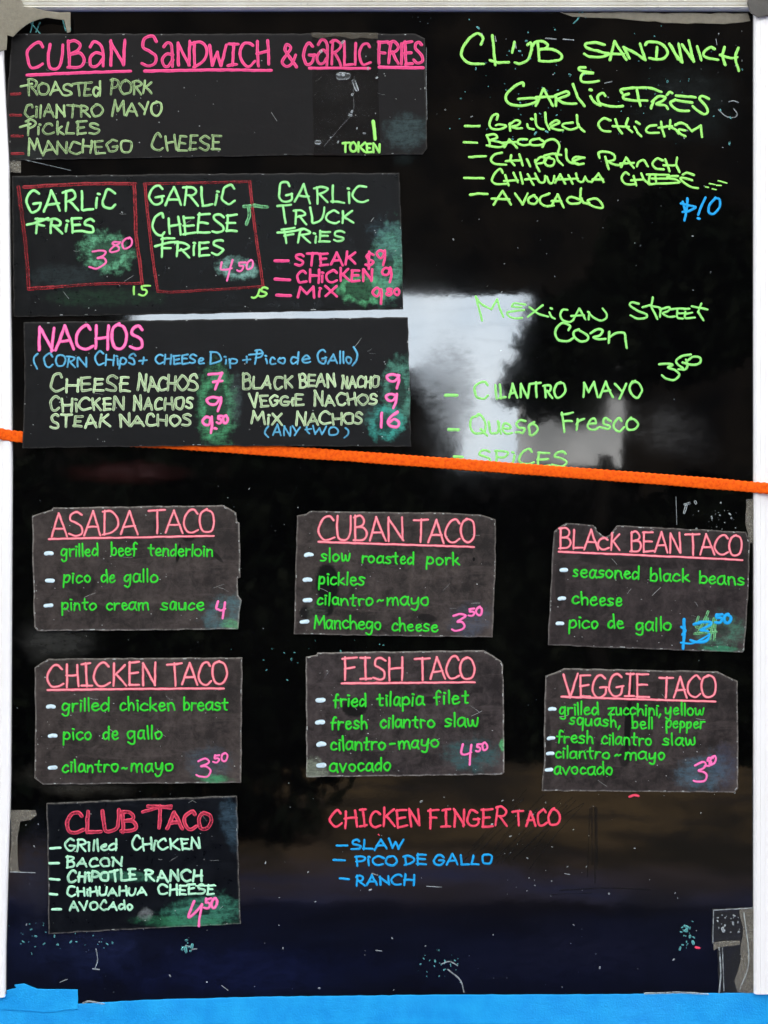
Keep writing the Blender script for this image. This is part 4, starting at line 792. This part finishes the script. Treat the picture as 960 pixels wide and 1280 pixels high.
for i in range(len(path)-1):
    for j in range(NS): F.append((i*NS+j, i*NS+(j+1) % NS, (i+1)*NS+(j+1) % NS, (i+1)*NS+j))
mesh_obj('braid', V, F, MO, cord, smooth=True)
V = []; F = []; r5 = random.Random(5)
for _ in range(900):
    i = r5.randrange(2, len(path)-2); p = path[i]; s_ = r5.choice((-1, 1)); q = len(V)
    x = (p[0]-480)*.001; z = (575-p[1]+s_*6.0)*.001; dx = r5.uniform(-.0018, .0018); dz = s_*r5.uniform(.0004, .0019)
    lift = 9*min(1, max(0, (abs(p[0]-475)-452)/60)*2.2)*.001
    y = -r5.uniform(-.001, .0015)-lift
    V += [(x, y, z), (x+.00022, y, z), (x+dx, y-.0005, z+dz)]; F.append((q, q+1, q+2))
tag(mesh_obj('fuzz', V, F, MO, cord), kind='stuff')

# ------------------------------------------------------------------ tapes
def tape_mat(name, colr, alpha, rough=.35, rub=.4, bump=.3):
    N = NT(name, rough=rough, spec=.5 if alpha > .2 else .15)
    n1 = N.noise(26, 6, .7, dist=1.5); n2 = N.noise(180, 4, .7)
    a = [v for v in lin(colr)]; lo = tuple(v*.62 for v in a[:3])+(1,)
    N.l.new(N.mix(N.mapr(n1, .35, .65), tuple(a), lo), N.b.inputs['Base Color'])
    t = N.math('ADD', N.math('MULTIPLY', n1, .7), N.math('MULTIPLY', n2, .3))
    al = N.math('MULTIPLY', N.mapr(t, .38, .6, 1-rub, 1.0), alpha)
    al = N.math('ADD', al, N.math('MULTIPLY', N.attr('edge'), (.25 if alpha > .2 else .05) if alpha < .9 else 0), clamp=True)
    N.l.new(al, N.b.inputs['Alpha']); N.bump(t, bump, .002)
    return N.m
T_grey = tape_mat('grimy_grey_tape', (150, 143, 122), .95, rub=.35, bump=.8)
T_clear = tape_mat('clear_tape_film', (120, 120, 115), .07, rough=.12, rub=.8)
T_dark = tape_mat('dark_tape', (85, 82, 76), .97, rub=.1, bump=.7)
T_smoke = tape_mat('smoky_clear_tape', (28, 24, 22), .5, rough=.12, rub=.3)
T_resid = tape_mat('adhesive_residue', (165, 160, 145), .42, rub=.95)
T_dull = tape_mat('yellowed_clear_tape', (105, 98, 82), .30, rough=.25, rub=.7)
N = NT('blue_painters_tape', rough=.62, spec=.25)
n1 = N.noise(30, 5, .6); n2 = N.noise(420, 3, .6); n3 = N.noise(5, 4, .6)
c = N.mix(N.mapr(n1, .35, .7), (.006, .31, .76, 1), (.014, .41, .85, 1)); c = N.mix(N.mapr(n3, .45, .7, 0, .35), c, (.03, .36, .86, 1))
N.l.new(c, N.b.inputs['Base Color']); cr = N.noise(9, 4, .6, vec=N.mapping(scale=(1, 1, 5)), dist=1.5); N.bump(N.math('ADD', N.math('ADD', n1, n2), N.math('MULTIPLY', cr, .7)), .3, .0015); T_blue = N.m
def tape(name, pts, h, mat, label, cat='tape', thick=.0005, seed=1, rough_edge=.5, group=None):
    xs = [p[0] for p in pts]; ys = [p[1] for p in pts]; org = ((min(xs)+max(xs))/2, max(ys))
    # a crumpled film: gridless ring outline plus centre fan is enough at this size
    o = sheet(name, pts, org, h, mat, None, thick=thick, ring=1.2, seed=seed, rough_edge=rough_edge)
    o.location = (PX(org[0], h), -h, PZ(org[1], h)); return tag(o, label, cat, group)
tape('painters_tape', [(-20, 1249), (40, 1252), (97, 1255), (180, 1250), (330, 1246), (560, 1243.5), (760, 1243), (945, 1241), (985, 1241), (985, 1320), (-20, 1320)], .0016, T_blue, 'long bright blue painter tape along the bottom of the board', 'tape', .0009, 31, .35)
tape('painters_tape', [(-14, 1243), (8, 1243), (8, 1238), (20, 1235), (18, 1231), (30, 1229.5), (46, 1236), (97, 1237), (97, 1262), (60, 1266), (-14, 1262)], .0026, T_blue, 'short torn blue painter tape patch at the lower left corner', 'tape', .0008, 32, .5)
tape('corner_tape', [(-10, -12), (22, -12), (30, 8), (62, 14), (88, 15), (88, 40), (84, 41), (80, 25), (58, 22), (40, 27), (24, 38), (16, 46), (9, 44), (8, 62), (-10, 66)], .0128, T_grey, 'crumpled grey tape over the top left frame corner', 'tape', .0008, 33, 1.0)
tape('corner_tape', [(936, -10), (975, -10), (975, 18), (958, 20), (948, 22), (938, 16), (934, 4)], .013, T_dark, 'dark tape wrapped on the top right frame corner', 'tape', .001, 34, .9)
tape('tape_strip', [(700, 15.5), (800, 15), (830, 17), (935, 16), (938, 26), (905, 30), (850, 29), (800, 26), (780, 24), (716, 21)], .0018, T_grey, 'grimy tape strip under the top rail at the right', 'tape', .0004, 35, .9)
tape('clear_tape', [(389, 41), (472.5, 41), (474, 120), (476, 195), (392, 194.5), (390, 110)], .00335, T_smoke, 'clear tape across the Cuban Sandwich card, TOKEN written over it', 'tape', .0004, 36, .3)
o = tape('tape_strip', [(389, 41), (472, 41), (472, 48), (452, 47), (440, 49), (420, 45), (400, 48), (390, 46)], .0048, T_dull, 'brownish torn tape end over the Cuban Sandwich heading', 'tape', .0003, 37, .8)
tape('clear_tape', [(12, 200), (26, 200), (26, 216), (13, 215)], .0016, T_resid, 'small clear tape scrap at the left rail below the Cuban Sandwich card', 'tape', .0004, 38, .6)
tape('tape_strip', [(13, 1013), (44, 1013), (46, 1019), (38, 1025), (25, 1027), (22, 1045), (23, 1088), (26, 1090), (12, 1090), (14, 1040)], .0016, T_resid, 'whitish torn tape scrap left of the Club Taco card', 'tape', .0004, 39, 1.2)
tape('clear_tape', [(890, 1136), (942, 1134), (943, 1242), (899, 1242), (897, 1182), (890, 1180)], .0018, T_clear, 'peeling clear tape scrap at the lower right corner', 'tape', .0004, 40, .8)
tape('tape_strip', [(924, 1135), (944, 1137), (944, 1241), (922, 1240), (918, 1226), (925, 1205), (929, 1160)], .0022, T_resid, 'frosted tape strip down the lower right rail', 'tape', .0005, 41, 1.2)
tape('tape_strip', [(892, 1178), (925, 1176), (925, 1181), (898, 1185), (892, 1188)], .0028, T_resid, 'narrow whitish cross strip on the lower right clear tape', 'tape', .0004, 42, .8)
tape('tape_strip', [(933, 624), (942, 624), (942, 680), (936, 678), (932, 655)], .0024, T_resid, 'frosted tape edge against the right rail below the cord', 'tape', .0004, 44, .9)
# tape-edge glints painted as white hairlines, flecks on the clear patches
def scrap(name, strokes, h, mat, label):
    I = Ink()
    for q in strokes: I.line(q[0], q[1], q[2] if len(q) > 2 else .8)
    xs = [p[0] for q in strokes for p in q[0]]; ys = [p[1] for q in strokes for p in q[0]]; org = ((min(xs)+max(xs))/2, max(ys))
    o = I.build(name, M[mat], None, org, h, 0, thick=.0004)
    o.location = (PX(org[0], h), -h, PZ(org[1], h)); return o
# note written over the clear tape belongs to the sandwich card
I = Ink(); I.word('TOKEN', 427, 190, 476, 190, 11, 2.9, wob=.07); I.line([(466.5, 152), (468, 164), (469, 174)], 4.2)
ch = .0046; I.build('lettering', M['green_neon'], r_, og, ch, -.0012, 'bright green note TOKEN with a short stroke above')
I = Ink()
for q, w_ in (([(443, 96), (442, 118), (441, 140), (425, 160), (405, 183)], .35), ([(533, 60), (533, 110), (534, 150)], .8)): I.line(q, w_, .35)
I.ribbon([(425, 95), (433, 95)], 10, .2); I.ribbon([(429, 93.5)], 3, 1.0)
for _ in range(16): fleck(I, r4.uniform(392, 474), r4.uniform(50, 190), r4.choice((1, 1.8, 2.6)))
I.ribbon([(442, 102), (446, 112)], 5, .5); I.ribbon([(396, 178), (399, 178)], 5, .5)
I.build('paint_fleck', M['white_dust_glint'], r_, og, ch, -.0012, thick=.0003, kind='stuff')
I = Ink()
for q, w_ in (([(899, 1184), (901, 1215), (899, 1240)], 1.6), ([(892, 1137), (943, 1134)], 1.2), ([(892, 1138), (891, 1178)], .9), ([(903, 1184), (905, 1238)], .9), ([(845, 620), (846, 655)], .5),
              ([(38, 12), (12, 13)], 1), ([(930, 1140), (936, 1200), (925, 1236)], 1.2), ([(806, 1241), (850, 1240), (885, 1242)], 2.2), ([(13, 1089), (44, 1090)], 1.0), ([(32, 199), (88, 212)], .5), ([(104, 1253), (112, 1251), (130, 1254)], 2.0)): I.line(q, w_, .8)
for _ in range(22): fleck(I, r4.uniform(896, 925), r4.uniform(1140, 1165), r4.choice((1, 2, 2.6)))
for q in ([(858, 631), (855, 640)], [(856, 630), (862, 628)], [(869, 626), (870, 628)]): I.line(q, 3.0, .6)
I.build('tape_glint', M['white_dust_glint'], board, BO, .003, -.003, kind='stuff', thick=.0003)
I = Ink(); I.line([(787, 996), (793, 994), (798, 995)], 3.0); I.line([(870, 1184), (874, 1185)], 3); I.line([(473, 1043), (474, 1044)], 1.5)
I.build('pink_dab', M['finger_pink'], board, BO, 0)
